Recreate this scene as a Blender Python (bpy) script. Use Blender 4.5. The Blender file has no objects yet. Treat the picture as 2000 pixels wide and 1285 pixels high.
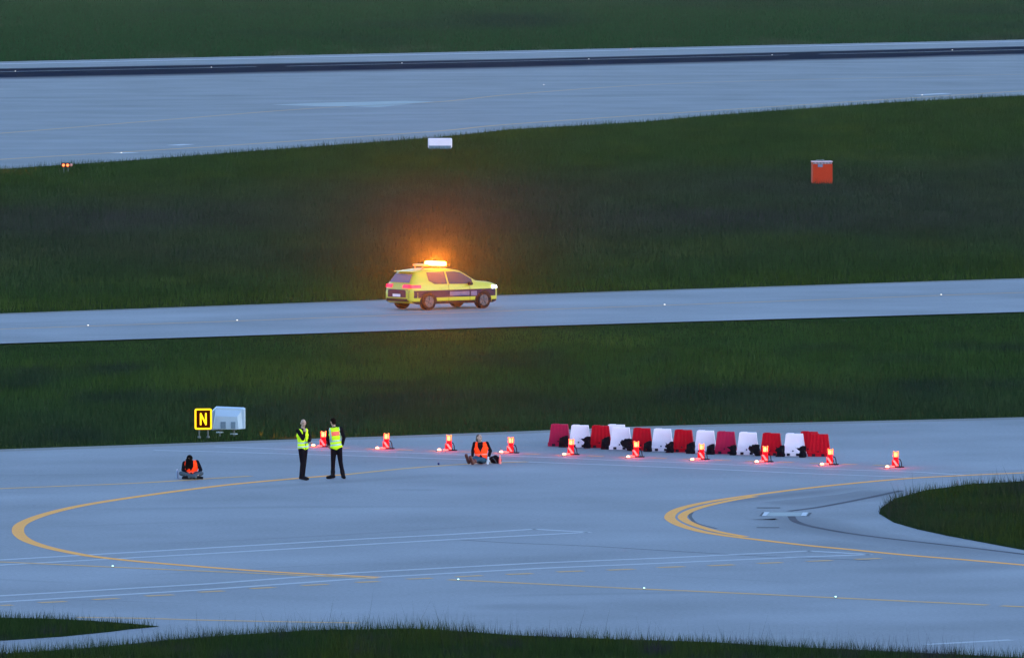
import bpy, bmesh, math, random
import numpy as np
from mathutils import Vector, Matrix
random.seed(7); rng = np.random.default_rng(11)
R = math.radians
scene = bpy.context.scene
COL = scene.collection

# ------------------------------------------------------------------ camera
CAM_H = 19.15; F = 20000.0; HOR = -317.0
PITCH = math.atan((642.5 - HOR) / F)
cam = bpy.data.cameras.new('camera'); cam.lens = F / 2000 * 36; cam.sensor_width = 36
cam.clip_start = 1.0; cam.clip_end = 6000
co = bpy.data.objects.new('camera', cam); COL.objects.link(co)
co.location = (0, 0, CAM_H); co.rotation_euler = (math.pi / 2 - PITCH, 0, 0)
scene.camera = co
def P(px, py, z=0.0):
    """point of the level ground (or of the level z) seen at a place of the photograph"""
    dx = (px - 1000) / F; dy = (642.5 - py) / F
    c, s = math.cos(PITCH), math.sin(PITCH)
    d = Vector((dx, c + dy * s, -s + dy * c))
    t = (z - CAM_H) / d.z
    return Vector((d.x * t, d.y * t, z))
def scale_at(py): return (py - HOR) / CAM_H

# ------------------------------------------------------------------ materials
def lin(c):
    if isinstance(c, str): c = [int(c[i:i+2], 16) / 255 for i in (0, 2, 4)]
    return [x / 12.92 if x <= .04045 else ((x + .055) / 1.055) ** 2.4 for x in c]
def mat(name, col, rough=.6, var=.12, scale=6, metal=0, emit=None, es=0, coat=0, spec=.3):
    m = bpy.data.materials.new(name); m.use_nodes = True; nt = m.node_tree; n = nt.nodes; l = nt.links
    b = n['Principled BSDF']; b.inputs['Roughness'].default_value = rough; b.inputs['Metallic'].default_value = metal
    b.inputs['Coat Weight'].default_value = coat; b.inputs['Specular IOR Level'].default_value = spec
    tc = n.new('ShaderNodeTexCoord'); no = n.new('ShaderNodeTexNoise'); no.inputs['Scale'].default_value = scale; no.inputs['Detail'].default_value = 4
    l.new(tc.outputs['Object'], no.inputs['Vector'])
    mx = n.new('ShaderNodeMix'); mx.data_type = 'RGBA'
    mx.inputs[6].default_value = [max(0, c * (1 - var)) for c in col] + [1]
    mx.inputs[7].default_value = [min(1, c * (1 + var)) for c in col] + [1]
    l.new(no.outputs['Fac'], mx.inputs[0]); l.new(mx.outputs[2], b.inputs['Base Color'])
    if emit:
        b.inputs['Emission Color'].default_value = list(emit) + [1]; b.inputs['Emission Strength'].default_value = es / 2 ** EXPO
    return m
M = {}
HAZE_D = .00006; HALO_WATTS = 1250
EXPO = 2.15       # stops; lit things are divided by it so that they keep their look
M['skin'] = mat('skin', (.42, .25, .18)); M['black'] = mat('black_cloth', (.006, .006, .009), .95, spec=.02)
M['feature'] = mat('face_feature', (.05, .02, .02)); M['hair_dark'] = mat('dark_hair', (.004, .003, .003), .9, .4, 30, spec=.03)
M['hair_brown'] = mat('brown_hair', (.09, .06, .045), .7, .4, 30)
M['lime'] = mat('fluorescent_yellow', (.6, .86, .02), .7, .08, 9, emit=(.52, .9, .01), es=.2, spec=.03)  # faint emission put in, the cloth glows a little by itself
M['orange'] = mat('fluorescent_orange', (1.0, .06, .012), .7, .08, 9, emit=(1, .035, .004), es=.6, spec=.03)  # emission put into the cloth, which is no lamp
M['redpanel'] = mat('fluorescent_red_panel', (1.0, .14, .08), .6, .08, 9, emit=(1, .12, .08), es=.25)  # panel self-lit a little, glow put into the colour
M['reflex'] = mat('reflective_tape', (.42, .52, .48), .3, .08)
M['reflex_o'] = mat('reflective_tape_over_orange', (.9, .22, .18), .5, .08, emit=(1, .16, .12), es=.25, spec=.1)  # glow put into the tape in place of reflected light
M['denim'] = mat('blue_denim', (.025, .065, .10), .95, .3, 20, spec=.05); M['greycloth'] = mat('grey_cloth', (.055, .07, .085), .9, .25, 14)
M['leather'] = mat('brown_leather', (.09, .022, .016), .5, .3, 12); M['glove'] = mat('white_glove', (.5, .5, .52), spec=.1)
M['white'] = mat('white_plastic', (.8, .66, .72), .5, .06, 3); M['red'] = mat('red_plastic', (.46, .003, .012), .6, .15, 4, spec=.05)
M['red_faded'] = mat('faded_red_plastic', (.42, .012, .05), .6, .2, 4, spec=.05)
M['tarp'] = mat('black_sandbag', (.007, .006, .009), .9, .5, 9, spec=.04); M['dark'] = mat('slot_shade_and_plug', (.02, .014, .025), .9, spec=0)
M['metal'] = mat('galvanised_steel', (.11, .12, .12), .5, .2, 8, metal=.3); M['rubber'] = mat('black_rubber', (.008, .008, .01), .8, spec=.05)
M['boxwhite'] = mat('white_painted_metal', (.34, .42, .48), .4, .06, 3); M['boxgrey'] = mat('grey_vent_panel', (.13, .19, .24), .6)
M['boxred'] = mat('orange_red_paint', (.46, .035, .01), .6, .12, 3, spec=.1)
M['signdark'] = mat('maroon_sign_face', (.015, .001, .001), .6, .1, 5, emit=(.03, .0005, .0005), es=1, spec=0)
M['signlit'] = mat('lit_yellow_sign', (.8, .45, .01), .5, .05, 5, emit=(1.0, .56, .010), es=1.25, spec=0)
M['carlime'] = mat('fluorescent_car_paint', (.47, .43, .04), .35, .05, 2, coat=.3, spec=.15)
M['carnavy'] = mat('navy_foil', (.022, .01, .035), .5, .2, 2, spec=.1); M['carmag'] = mat('plum_foil', (.07, .008, .035), .5, .2, 3, spec=.1)
M['carblack'] = mat('car_black_trim', (.012, .01, .013), .6, .2, 3, spec=.1); M['glass'] = mat('tinted_glass', (.02, .02, .03), .15, .1, 2, spec=.3)
M['rearglass'] = mat('rear_glass', (.09, .09, .14), .12, .1, 2)
M['alloy'] = mat('alloy_rim', (.07, .065, .075), .5, .1, 4, metal=.3); M['letter'] = mat('silver_panel_foil', (.13, .11, .19), .5, .4, 4, spec=.1)
M['beacon'] = mat('lit_amber_beacon', (1, .5, .1), .3, .02, 5, emit=(1, .34, .025), es=42)
M['amberdim'] = mat('amber_lens', (.8, .2, .05), .3, .1, 5, emit=(1, .25, .06), es=.9)
M['tail'] = mat('lit_tail_light', (.6, .01, .03), .3, .05, 5, emit=(1, .006, .05), es=1.6)
M['head'] = mat('lit_headlight', (.9, .9, 1), .3, .02, 5, emit=(.8, .95, 1), es=14)
M['lamp'] = mat('lit_red_lens', (1, .1, .03), .3, .02, 5, emit=(1, .13, .035), es=9)
M['lampglow'] = mat('red_halo_glow', (.8, .02, .02), .4, .05, 5, emit=(1, .015, .02), es=1.6); M['lampcap'] = mat('lit_lens_top', (1, .3, .03), .3, .02, 5, emit=(1, .16, .02), es=2.2)  # first one puts the red halo round the lens into glowing parts
M['spot'] = mat('lit_warm_lens', (1, .7, .5), .3, .02, 5, emit=(1, .36, .12), es=6)
M['lampred'] = mat('red_reflective_sheet_glow', (.6, .006, .01), .5, .1, 8, emit=(1, .004, .01), es=.2, spec=.05)  # faint red glow put into the sheet, no lamp inside it
M['lampwhite'] = mat('white_reflective_sheet_red_glow', (.7, .3, .25), .5, .1, 8, emit=(1, .10, .05), es=.5, spec=.05)  # white sheet with red lamp light put in as tint and emission
M['green'] = mat('lit_green_lens', (.6, 1, .8), .3, .02, 5, emit=(.5, 1, .75), es=1.8)
M['warmdot'] = mat('lit_warm_white_lens', (1, .8, .6), .3, .02, 5, emit=(1, .85, .75), es=1.3)
M['amber'] = mat('lit_amber_lens', (1, .3, .08), .3, .02, 5, emit=(1, .12, .03), es=3.2)
M['ball'] = mat('dark_blue_rubber', (.008, .012, .09), .5); M['bottle'] = mat('pale_bottle', (.26, .32, .42), .3)
M['pinkbottle'] = mat('pink_bottle_glow', (.8, .16, .14), .25, .15, 9, emit=(1, .1, .08), es=.12)  # faint glow put into the plastic, no light inside

def paint_mat(name, col, wear=.35):
    m = mat(name, col, .75, .1, 1); nt = m.node_tree; n = nt.nodes; l = nt.links
    b = n['Principled BSDF']; ge = n.new('ShaderNodeNewGeometry'); no = n.new('ShaderNodeTexNoise')
    no.inputs['Scale'].default_value = 2.2; no.inputs['Detail'].default_value = 6
    l.new(ge.outputs['Position'], no.inputs['Vector'])
    mr = n.new('ShaderNodeMapRange'); mr.inputs[1].default_value = .35; mr.inputs[2].default_value = .7; mr.inputs[4].default_value = wear
    l.new(no.outputs['Fac'], mr.inputs[0])
    mx = n.new('ShaderNodeMix'); mx.data_type = 'RGBA'; mx.inputs[6].default_value = list(col) + [1]; mx.inputs[7].default_value = (.2, .2, .2, 1)
    l.new(mr.outputs[0], mx.inputs[0]); l.new(mx.outputs[2], b.inputs['Base Color'])
    return m
M['yline'] = paint_mat('yellow_paint', (.85, .30, .012), .12)
M['ythin'] = paint_mat('worn_yellow_paint', (.58, .28, .055), .45)
M['wline'] = paint_mat('white_paint', (.36, .36, .36), .3)
M['wbright'] = paint_mat('bright_white_paint', (.5, .5, .5), .2)

def pavement_mat(name, base=(.20, .20, .205), streak_rot=.66, rubber=False, stain=False):
    m = bpy.data.materials.new(name); m.use_nodes = True; nt = m.node_tree; n = nt.nodes; l = nt.links
    b = n['Principled BSDF']; b.inputs['Roughness'].default_value = .8; b.inputs['Specular IOR Level'].default_value = .25
    ge = n.new('ShaderNodeNewGeometry')
    mp = n.new('ShaderNodeMapping'); mp.inputs['Rotation'].default_value = (0, 0, -streak_rot); mp.inputs['Scale'].default_value = (.012, .11, 1)
    mp.vector_type = 'POINT'
    rot = n.new('ShaderNodeVectorRotate'); rot.rotation_type = 'Z_AXIS'; rot.inputs['Angle'].default_value = -streak_rot
    l.new(ge.outputs['Position'], rot.inputs['Vector']); sc = n.new('ShaderNodeVectorMath'); sc.operation = 'MULTIPLY'
    l.new(rot.outputs[0], sc.inputs[0]); sc.inputs[1].default_value = (.012, .13, 0)
    def noise(vec, scale, detail=5):
        no = n.new('ShaderNodeTexNoise'); no.inputs['Scale'].default_value = scale; no.inputs['Detail'].default_value = detail
        l.new(vec, no.inputs['Vector']); return no.outputs['Fac']
    n1 = noise(sc.outputs[0], 1.0, 6); n2 = noise(ge.outputs['Position'], .16, 8); n3 = noise(ge.outputs['Position'], 9.0, 4)
    def math_(op, a, b_):
        x = n.new('ShaderNodeMath'); x.operation = op
        for i, v in enumerate((a, b_)):
            if isinstance(v, (int, float)): x.inputs[i].default_value = v
            else: l.new(v, x.inputs[i])
        return x.outputs[0]
    s = math_('ADD', math_('MULTIPLY', n1, .5), math_('ADD', math_('MULTIPLY', n2, .62), math_('MULTIPLY', n3, .5)))
    v = n.new('ShaderNodeMapRange'); v.inputs[1].default_value = .48; v.inputs[2].default_value = 1.14; v.inputs[3].default_value = .58; v.inputs[4].default_value = 1.38
    l.new(s, v.inputs[0])
    cm = n.new('ShaderNodeMix'); cm.data_type = 'RGBA'; cm.blend_type = 'MULTIPLY'; cm.inputs[0].default_value = 1
    cm.inputs[6].default_value = list(base) + [1]; l.new(v.outputs[0], cm.inputs[7])
    out = cm.outputs[2]
    if rubber or stain:
        at = n.new('ShaderNodeAttribute'); at.attribute_name = 'across'
        # across runs 0..1..0 over the strip; broken up by the streak noise
        q = math_('ADD', at.outputs['Fac'], math_('MULTIPLY', math_('SUBTRACT', n1, .5), .5 if rubber else 1.3))
        r2 = n.new('ShaderNodeMapRange'); r2.inputs[1].default_value = .1; r2.inputs[2].default_value = .55 if rubber else 1.2
        r2.inputs[4].default_value = 1 if rubber else .8
        l.new(q, r2.inputs[0])
        c2 = n.new('ShaderNodeMix'); c2.data_type = 'RGBA'; l.new(r2.outputs[0], c2.inputs[0]); l.new(out, c2.inputs[6])
        c2.inputs[7].default_value = (.010, .017, .032, 1) if rubber else (.085, .083, .09, 1)
        out = c2.outputs[2]
        if rubber: b.inputs['Specular IOR Level'].default_value = 0
    l.new(out, b.inputs['Base Color'])
    return m
M['pave'] = pavement_mat('concrete_pavement'); M['pave_far'] = pavement_mat('runway_concrete', (.17, .17, .17), .35)
M['rubber_band'] = pavement_mat('runway_rubber_deposit', (.17, .17, .17), .35, rubber=True)
M['stain'] = pavement_mat('stained_pavement', stain=True)
M['grime'] = mat('thin_grime', (.11, .105, .11), .9, .3, .5, spec=0); M['shoulder'] = pavement_mat('gritty_verge', (.15, .135, .12)); M['crack'] = mat('bitumen_joint', (.06, .06, .065), .9); M['patch'] = mat('pale_repair_patch', (.27, .29, .27), .8)

def grass_mat():
    m = bpy.data.materials.new('grass_blades'); m.use_nodes = True; nt = m.node_tree; n = nt.nodes; l = nt.links
    b = n['Principled BSDF']; b.inputs['Roughness'].default_value = 1; b.inputs['Specular IOR Level'].default_value = 0
    a = n.new('ShaderNodeAttribute'); a.attribute_name = 'tint'; l.new(a.outputs['Color'], b.inputs['Base Color'])
    return m
M['grass'] = grass_mat()
M['soil'] = mat('turf', (.018, .03, .010), 1, .4, .3, spec=0)

# ------------------------------------------------------------------ mesh builder
class MB:
    def __init__(s): s.v = []; s.f = []; s.m = []
    def add(s, vs, fs, mi=0):
        o = len(s.v); s.v += [tuple(x) for x in vs]
        for f in fs: s.f.append(tuple(i + o for i in f)); s.m.append(mi)
        return s
    def box(s, c, d, mi=0, rz=0, bev=0, taper=(1, 1)):
        """box centred on c, dims d; bevelled by making 24-corner chamfered box"""
        hx, hy, hz = d[0] / 2, d[1] / 2, d[2] / 2; b = min(bev, hx * .9, hy * .9, hz * .9)
        bm = bmesh.new(); bmesh.ops.create_cube(bm, size=1)
        for v in bm.verts:
            up = v.co.z > 0
            v.co = Vector((v.co.x * 2 * hx * (taper[0] if up else 1), v.co.y * 2 * hy * (taper[1] if up else 1), v.co.z * 2 * hz))
        if b > 0: bmesh.ops.bevel(bm, geom=bm.edges[:] , offset=b, segments=2, affect='EDGES', profile=.5)
        bm.verts.index_update(); rot = Matrix.Rotation(rz, 3, 'Z')
        s.add([rot @ v.co + Vector(c) for v in bm.verts], [[v.index for v in f.verts] for f in bm.faces], mi); bm.free(); return s
    def frust(s, p1, r1, p2, r2, n=16, mi=0, caps=True):
        p1, p2 = Vector(p1), Vector(p2); d = (p2 - p1).normalized()
        a = d.orthogonal().normalized(); b = d.cross(a)
        vs = []
        for p, r in ((p1, r1), (p2, r2)):
            for i in range(n):
                t = 2 * math.pi * i / n; vs.append(p + (a * math.cos(t) + b * math.sin(t)) * r)
        fs = [(i, (i + 1) % n, n + (i + 1) % n, n + i) for i in range(n)]
        if caps: fs += [tuple(range(n - 1, -1, -1)), tuple(range(n, 2 * n))]
        return s.add(vs, fs, mi)
    def ell(s, c, r, mi=0, rot=None, nu=14, nv=9):
        c = Vector(c); vs = []; fs = []
        for j in range(nv + 1):
            ph = math.pi * j / nv
            for i in range(nu):
                th = 2 * math.pi * i / nu
                p = Vector((r[0] * math.sin(ph) * math.cos(th), r[1] * math.sin(ph) * math.sin(th), r[2] * math.cos(ph)))
                if rot: p = rot @ p
                vs.append(c + p)
        for j in range(nv):
            for i in range(nu): fs.append((j * nu + i, (j + 1) * nu + i, (j + 1) * nu + (i + 1) % nu, j * nu + (i + 1) % nu))
        return s.add(vs, fs, mi)
    def cap(s, p1, r1, p2, r2, mi=0):
        """tapered capsule"""
        p1, p2 = Vector(p1), Vector(p2); d = p2 - p1; L = max(d.length, 1e-4); d.normalize()
        a = d.orthogonal().normalized(); b = d.cross(a); n = 12; vs = []; prof = []
        for k in range(1, 5): t = math.pi / 2 * (1 - k / 4); prof.append((-math.sin(t) * r1, math.cos(t) * r1))
        for k in range(0, 4): t = math.pi / 2 * k / 4; prof.append((L + math.sin(t) * r2, math.cos(t) * r2))
        vs.append(p1 - d * r1)
        for h, r in prof:
            for i in range(n):
                t = 2 * math.pi * i / n; vs.append(p1 + d * h + (a * math.cos(t) + b * math.sin(t)) * r)
        vs.append(p2 + d * r2); last = len(vs) - 1
        fs = [(0, 1 + (i + 1) % n, 1 + i) for i in range(n)]
        for j in range(len(prof) - 1):
            for i in range(n): fs.append((1 + j * n + i, 1 + j * n + (i + 1) % n, 1 + (j + 1) * n + (i + 1) % n, 1 + (j + 1) * n + i))
        q = 1 + (len(prof) - 1) * n
        fs += [(last, q + i, q + (i + 1) % n) for i in range(n)]
        return s.add(vs, fs, mi)
    def tube(s, pts, r, mi=0):
        for a, b in zip(pts[:-1], pts[1:]): s.cap(a, r, b, r, mi)
        return s
    def prism(s, poly, y0, y1, mi=0, M_=None):
        """poly in x,z extruded from y0 to y1"""
        n = len(poly); vs = [Vector((x, y0, z)) for x, z in poly] + [Vector((x, y1, z)) for x, z in poly]
        if M_: vs = [M_ @ v for v in vs]
        fs = [tuple(range(n)), tuple(range(2 * n - 1, n - 1, -1))] + [(i, n + i, n + (i + 1) % n, (i + 1) % n) for i in range(n)]
        return s.add(vs, fs, mi)
    def build(s, name, mats, parent=None, smooth=False, loc=None):
        me = bpy.data.meshes.new(name); me.from_pydata(s.v, [], s.f)
        if not isinstance(mats, (list, tuple)): mats = [mats]
        for m in mats: me.materials.append(m)
        me.polygons.foreach_set('material_index', s.m)
        bm = bmesh.new(); bm.from_mesh(me); bmesh.ops.recalc_face_normals(bm, faces=bm.faces); bm.to_mesh(me); bm.free()
        if smooth: me.polygons.foreach_set('use_smooth', [True] * len(me.polygons))
        o = bpy.data.objects.new(name, me); COL.objects.link(o)
        if parent: o.parent = parent
        if loc is not None: o.location = loc
        return o
def remesh(o, voxel, smooth=2, classify=None):
    md = o.modifiers.new('r', 'REMESH'); md.mode = 'VOXEL'; md.voxel_size = voxel
    if smooth: sm = o.modifiers.new('s', 'SMOOTH'); sm.iterations = smooth; sm.factor = .5
    dg = bpy.context.evaluated_depsgraph_get(); dg.update()
    me = bpy.data.meshes.new_from_object(o.evaluated_get(dg)); mats = list(o.data.materials)
    o.modifiers.clear(); old = o.data; o.data = me; me.name = o.name
    if not len(me.materials):
        for m in mats: me.materials.append(m)
    me.polygons.foreach_set('use_smooth', [True] * len(me.polygons))
    idx = [classify(p.center) if classify else 0 for p in me.polygons]
    me.polygons.foreach_set('material_index', idx)
    bpy.data.meshes.remove(old); return o
def tag(o, label, cat=None, group=None, kind=None):
    o['label'] = label
    if cat: o['category'] = cat
    if group: o['group'] = group
    if kind: o['kind'] = kind
    return o
def empty(name, loc, rz=0, label=None, cat=None, group=None):
    o = bpy.data.objects.new(name, None); COL.objects.link(o); o.location = loc; o.rotation_euler = (0, 0, rz); o.empty_display_size = .2
    if label: tag(o, label, cat, group)
    return o
def copy_tree(o, parent=None):
    c = o.copy(); COL.objects.link(c); c.parent = parent
    for ch in list(o.children): copy_tree(ch, c)
    return c

# ------------------------------------------------------------------ ground, pavements, markings
def sheet(name, pts, z, m, label, cat):
    me = bpy.data.meshes.new(name); bm = bmesh.new()
    vs = [bm.verts.new((p.x, p.y, z)) for p in pts]; f = bm.faces.new(vs); bmesh.ops.triangulate(bm, faces=[f])
    bmesh.ops.recalc_face_normals(bm, faces=bm.faces)
    for f in bm.faces:
        if f.normal.z < 0: f.normal_flip()
    bm.to_mesh(me); bm.free(); me.materials.append(m)
    o = bpy.data.objects.new(name, me); COL.objects.link(o); return tag(o, label, cat, kind='structure')
def ext(pts, x0, x1):
    """extend a polyline of photo points to the abscissae x0 and x1"""
    a, b = pts[0], pts[1]; c, d = pts[-2], pts[-1]
    s0 = (b[1] - a[1]) / (b[0] - a[0]); s1 = (d[1] - c[1]) / (d[0] - c[0])
    return [(x0, a[1] + (x0 - a[0]) * s0)] + list(pts) + [(x1, d[1] + (x1 - d[0]) * s1)]
def smooth_px(pts, k=8):
    if len(pts) < 3: return [Vector(p) for p in pts]
    P_ = [Vector(p) for p in pts]; out = []
    P_ = [P_[0] * 2 - P_[1]] + P_ + [P_[-1] * 2 - P_[-2]]
    for i in range(1, len(P_) - 2):
        a, b, c, d = P_[i - 1:i + 3]
        for j in range(k):
            t = j / k
            out.append(.5 * ((2 * b) + (c - a) * t + (2 * a - 5 * b + 4 * c - d) * t * t + (3 * b - a - 3 * c + d) * t ** 3))
    out.append(P_[-2]); return out
def ribbon_mb(mb, pts, w, z, curve=True):
    W = [P(p[0], p[1]) for p in pts]
    W = [Vector((p.x, p.y)) for p in W]
    if curve: W = smooth_px(W)
    vs = []
    for i, p in enumerate(W):
        d = (W[min(i + 1, len(W) - 1)] - W[max(i - 1, 0)]).normalized(); nrm = Vector((-d.y, d.x))
        vs += [(p.x + nrm.x * w / 2, p.y + nrm.y * w / 2, z), (p.x - nrm.x * w / 2, p.y - nrm.y * w / 2, z)]
    mb.add(vs, [(2 * i, 2 * i + 1, 2 * i + 3, 2 * i + 2) for i in range(len(W) - 1)])
def line(name, polys, w, z, m, label, curve=True):
    mb = MB()
    for p in polys: ribbon_mb(mb, p, w, z, curve)
    o = mb.build(name, m); return tag(o, label, 'marking', kind='structure')

gm = MB(); gm.add([(-1400, -60, -.05), (1400, -60, -.05), (1400, 2900, -.05), (-1400, 2900, -.05)], [(0, 1, 2, 3)])
tag(gm.build('ground', M['soil']), 'dark turf of the airfield stretching to the horizon', 'ground', kind='structure')

run_far = [(0, 121), (1000, 99.5), (2000, 78)]
run_near = [(0, 331), (250, 314), (500, 295), (850, 269), (1000, 253), (1250, 239), (1400, 225), (1750, 200), (2000, 187)]
mid_far = [(0, 613), (700, 588), (1000, 576.5), (2000, 544)]
mid_near = [(0, 671), (700, 648), (1000, 638), (2000, 609)]
apr_far = [(0, 878), (300, 868), (560, 859), (780, 851.5), (1040, 842), (1330, 831), (1800, 820), (2000, 815)]
apr_near = [(0, 1350), (2000, 1350)]
def band(name, top, bot, z, m, label, cat, x0=-1500, x1=3500):
    t = ext(top, x0, x1); b = ext(bot, x0, x1)
    t = [(x, max(y, -150)) for x, y in t]; b = [(x, max(y, max(tt[1] for tt in t if True) * 0 + y)) for x, y in b]
    return sheet(name, [P(x, y) for x, y in t] + [P(x, y) for x, y in reversed(b)], z, m, label, cat)
band('runway', run_far, run_near, 0, M['pave_far'], 'pale concrete runway and its shoulder crossing the far airfield', 'runway', -900, 2900)
band('taxiway', mid_far, mid_near, 0, M['pave'], 'narrow concrete taxiway the yellow car drives along', 'taxiway')
band('apron', apr_far, apr_near, 0, M['pave'], 'broad blue grey concrete apron in the foreground', 'apron')

# runway rubber band with soft edges
bt = [(0, 134), (1000, 115.5), (2000, 90.5)]; bb = [(0, 156), (1000, 134.5), (2000, 108.5)]
me = bpy.data.meshes.new('runway_rubber'); vs = []; fs = []; ac = []
T = ext(bt, -900, 2900); B = ext(bb, -900, 2900); NX = 60; prof = [0, .25, .5, .8, 1, 1, .9, .6, .3, 0]
prof = [0, .7, 1, 1, 1, 1, .9, .6, .25, 0]
def interp(pl, x):
    return float(np.interp(x, [p[0] for p in pl], [p[1] for p in pl]))
for i in range(NX + 1):
    x = -900 + 3800 * i / NX; a = P(x, interp(T, x)); b = P(x, interp(B, x))
    for j, q in enumerate(prof):
        p = a.lerp(b, j / (len(prof) - 1)); vs.append((p.x, p.y, .004)); ac.append(q)
n_ = len(prof)
for i in range(NX):
    for j in range(n_ - 1): fs.append((i * n_ + j, i * n_ + j + 1, (i + 1) * n_ + j + 1, (i + 1) * n_ + j))
me.from_pydata(vs, [], fs); at = me.attributes.new('across', 'FLOAT', 'POINT'); at.data.foreach_set('value', ac)
me.materials.append(M['rubber_band']); o = bpy.data.objects.new('runway_rubber', me); COL.objects.link(o)
tag(o, 'black tyre rubber band worn along the runway centre', 'marking', kind='structure')

line('runway_edge_line', [ext([(0, 125.5), (1000, 103.5), (2000, 81.5)], -800, 2800)], .9, .004, M['wbright'], 'white edge line of the far runway', False)
line('runway_centre_line', [[(-300, 147), (0, 141), (500, 131)], [(560, 130), (1000, 120.3), (1540, 108)], [(1600, 106.5), (2000, 97.5)]], .5, .009, M['wline'], 'white centre line on the black rubber band', False)
line('runway_lead_line', [[(-200, 275), (0, 261), (300, 236.5), (600, 213), (850, 200), (1000, 185), (1250, 167), (1500, 158), (1900, 148), (2100, 144)]], .3, .004, M['ythin'], 'thin yellow lead line curving across the runway turn off')
line('runway_side_line', [[(-100, 321), (0, 312), (250, 297), (500, 281), (850, 257), (1000, 243), (1400, 216), (2000, 178)]], .4, .004, M['ythin'], 'thin yellow line along the near runway edge')
line('runway_dash', [[(225, 300), (262, 298.5)], [(338, 284.5), (368, 282.5)], [(1795, 186), (1850, 183)]], .9, .008, M['wbright'], 'short white dashes near the runway grass edge', False)
tag(sheet('runway_patch', [P(*p) for p in [(530, 205), (640, 201), (790, 197.5), (850, 199), (800, 204), (740, 210), (620, 208)]], .004, M['patch'], 'x', 'x'),
    'pale pointed repair patch in the runway concrete', 'marking', kind='structure')
line('taxiway_centre_line', [[(-200, 650), (0, 643), (172, 637), (463, 627), (700, 618), (1000, 607), (1298, 596.5), (1838, 577), (2000, 571.5), (2200, 565)]], .22, .004, M['ythin'], 'thin yellow centre line of the narrow taxiway')

curveL = [(1030, 901.5), (930, 905), (800, 914), (680, 926), (580, 934), (460, 945), (360, 957), (280, 968), (200, 980), (140, 991), (92, 1003), (60, 1014), (41, 1024), (35, 1034), (39, 1045), (55, 1056), (85, 1066.5), (125, 1076), (180, 1086), (260, 1095), (340, 1102), (440, 1110), (560, 1118), (740, 1127)]
line('yellow_turn_line', [curveL[3:]], .34, .0035, M['yline'], 'bold yellow turn line looping round the left of the apron')
line('yellow_turn_tail', [curveL[:4]], .28, .0036, M['ythin'], 'faded far tail of the left yellow turn line')
line('yellow_exit_line', [[(-200, 1090), (0, 1097), (220, 1107), (400, 1115), (520, 1120), (735, 1129.5)]], .26, .0042, M['ythin'], 'yellow line joining the left turn line from the frame edge')
outer = [(2100, 919), (2000, 923), (1887, 928), (1775, 934), (1662, 944), (1569, 954), (1475, 966), (1400, 977), (1346, 988), (1318, 998), (1308, 1009), (1315, 1018), (1335, 1027.5), (1372, 1038), (1419, 1046), (1475, 1053), (1569, 1064), (1662, 1073), (1775, 1084), (1887, 1093), (2000, 1103), (2100, 1111)]
inner = [(1475, 969), (1425, 977.5), (1378, 988), (1347, 998), (1333, 1008), (1340, 1017), (1363, 1027), (1402, 1038), (1456, 1048)]
line('yellow_holding_line', [outer], .31, .0035, M['yline'], 'outer line of the double yellow turn on the right')
line('yellow_inner_line', [inner], .27, .0042, M['yline'], 'inner line of the double yellow turn on the right')
line('yellow_lead_line', [[(876, 1131.5), (1258, 1150), (1400, 1156), (1632, 1167), (1930, 1181)], [(1955, 1182.5), (2100, 1189)]], .3, .004, M['ythin'], 'long straight yellow lead line low on the apron', False)
line('yellow_upper_line', [[(-150, 962), (0, 954), (240, 944.5), (348, 938.5), (408, 934.5), (490, 929.5)]], .3, .004, M['ythin'], 'faded yellow line running past the cross legged person')
line('yellow_lower_line', [[(150, 1205), (280, 1207), (400, 1210.5), (520, 1213), (700, 1216)]], .25, .004, M['ythin'], 'faint yellow line behind the nearest grass')
line('white_double_line', [[(-150, 1101), (0, 1093), (400, 1070), (700, 1052.5), (875, 1043.5), (1043, 1033)], [(1043, 1033), (1151, 1039)],
      [(-150, 1111), (0, 1103), (400, 1081), (700, 1063.5), (875, 1053.5), (1151, 1039)]], .3, .0029, M['wline'], 'upper pair of white lines meeting in a point', False)
line('white_lower_double_line', [[(-150, 1171), (0, 1163), (400, 1140), (700, 1117.5), (1050, 1099), (1300, 1089), (1580, 1075.5)], [(1580, 1075.5), (1702, 1082.5)],
      [(-150, 1183), (0, 1175), (400, 1151), (750, 1126), (1050, 1109.5), (1300, 1099), (1545, 1088), (1702, 1082.5)]], .3, .0028, M['wline'], 'lower pair of white lines meeting in a point', False)
line('white_far_double_line', [[(420, 872), (560, 877), (665, 880.5), (780, 883.5), (905, 888), (1050, 892), (1200, 898.5), (1350, 903.5), (1565, 914), (1800, 922), (1890, 928)],
      [(300, 879), (430, 882), (560, 886), (665, 889), (780, 892.5), (905, 897), (1050, 902.5), (1200, 908), (1350, 914), (1565, 924), (1775, 931.5)]], .22, .0027, M['wline'], 'pair of white lines in front of the barrier row', False)
dash = [[(0, 1182), (24, 1181)], [(76, 1176.5), (128, 1174)], [(182, 1170.5), (232, 1168)], [(284, 1163.5), (338, 1161)], [(388, 1156), (436, 1153.5)], [(490, 1149), (536, 1146.5)], [(590, 1143), (640, 1140.5)], [(696, 1137), (740, 1135)],
        [(795, 1130.5), (843, 1128.5)], [(892, 1126), (941, 1123.5)], [(990, 1121.5), (1040, 1119.5)], [(1088, 1116.5), (1139, 1114.5)], [(1186, 1113), (1239, 1111)], [(1284, 1108), (1337, 1106)], [(1384, 1104.5), (1433, 1102.5)], [(1480, 1100), (1527, 1098)], [(1576, 1096), (1625, 1094)], [(1671, 1092), (1720, 1090)]]
line('yellow_dashed_line', dash, .3, .0048, M['ythin'], 'row of yellow dashes under the lower white lines', False)
dash2 = [[(590 + 62 * i, 872 + 2.0 * i), (620 + 62 * i, 873 + 2.0 * i)] for i in range(19)]
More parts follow.
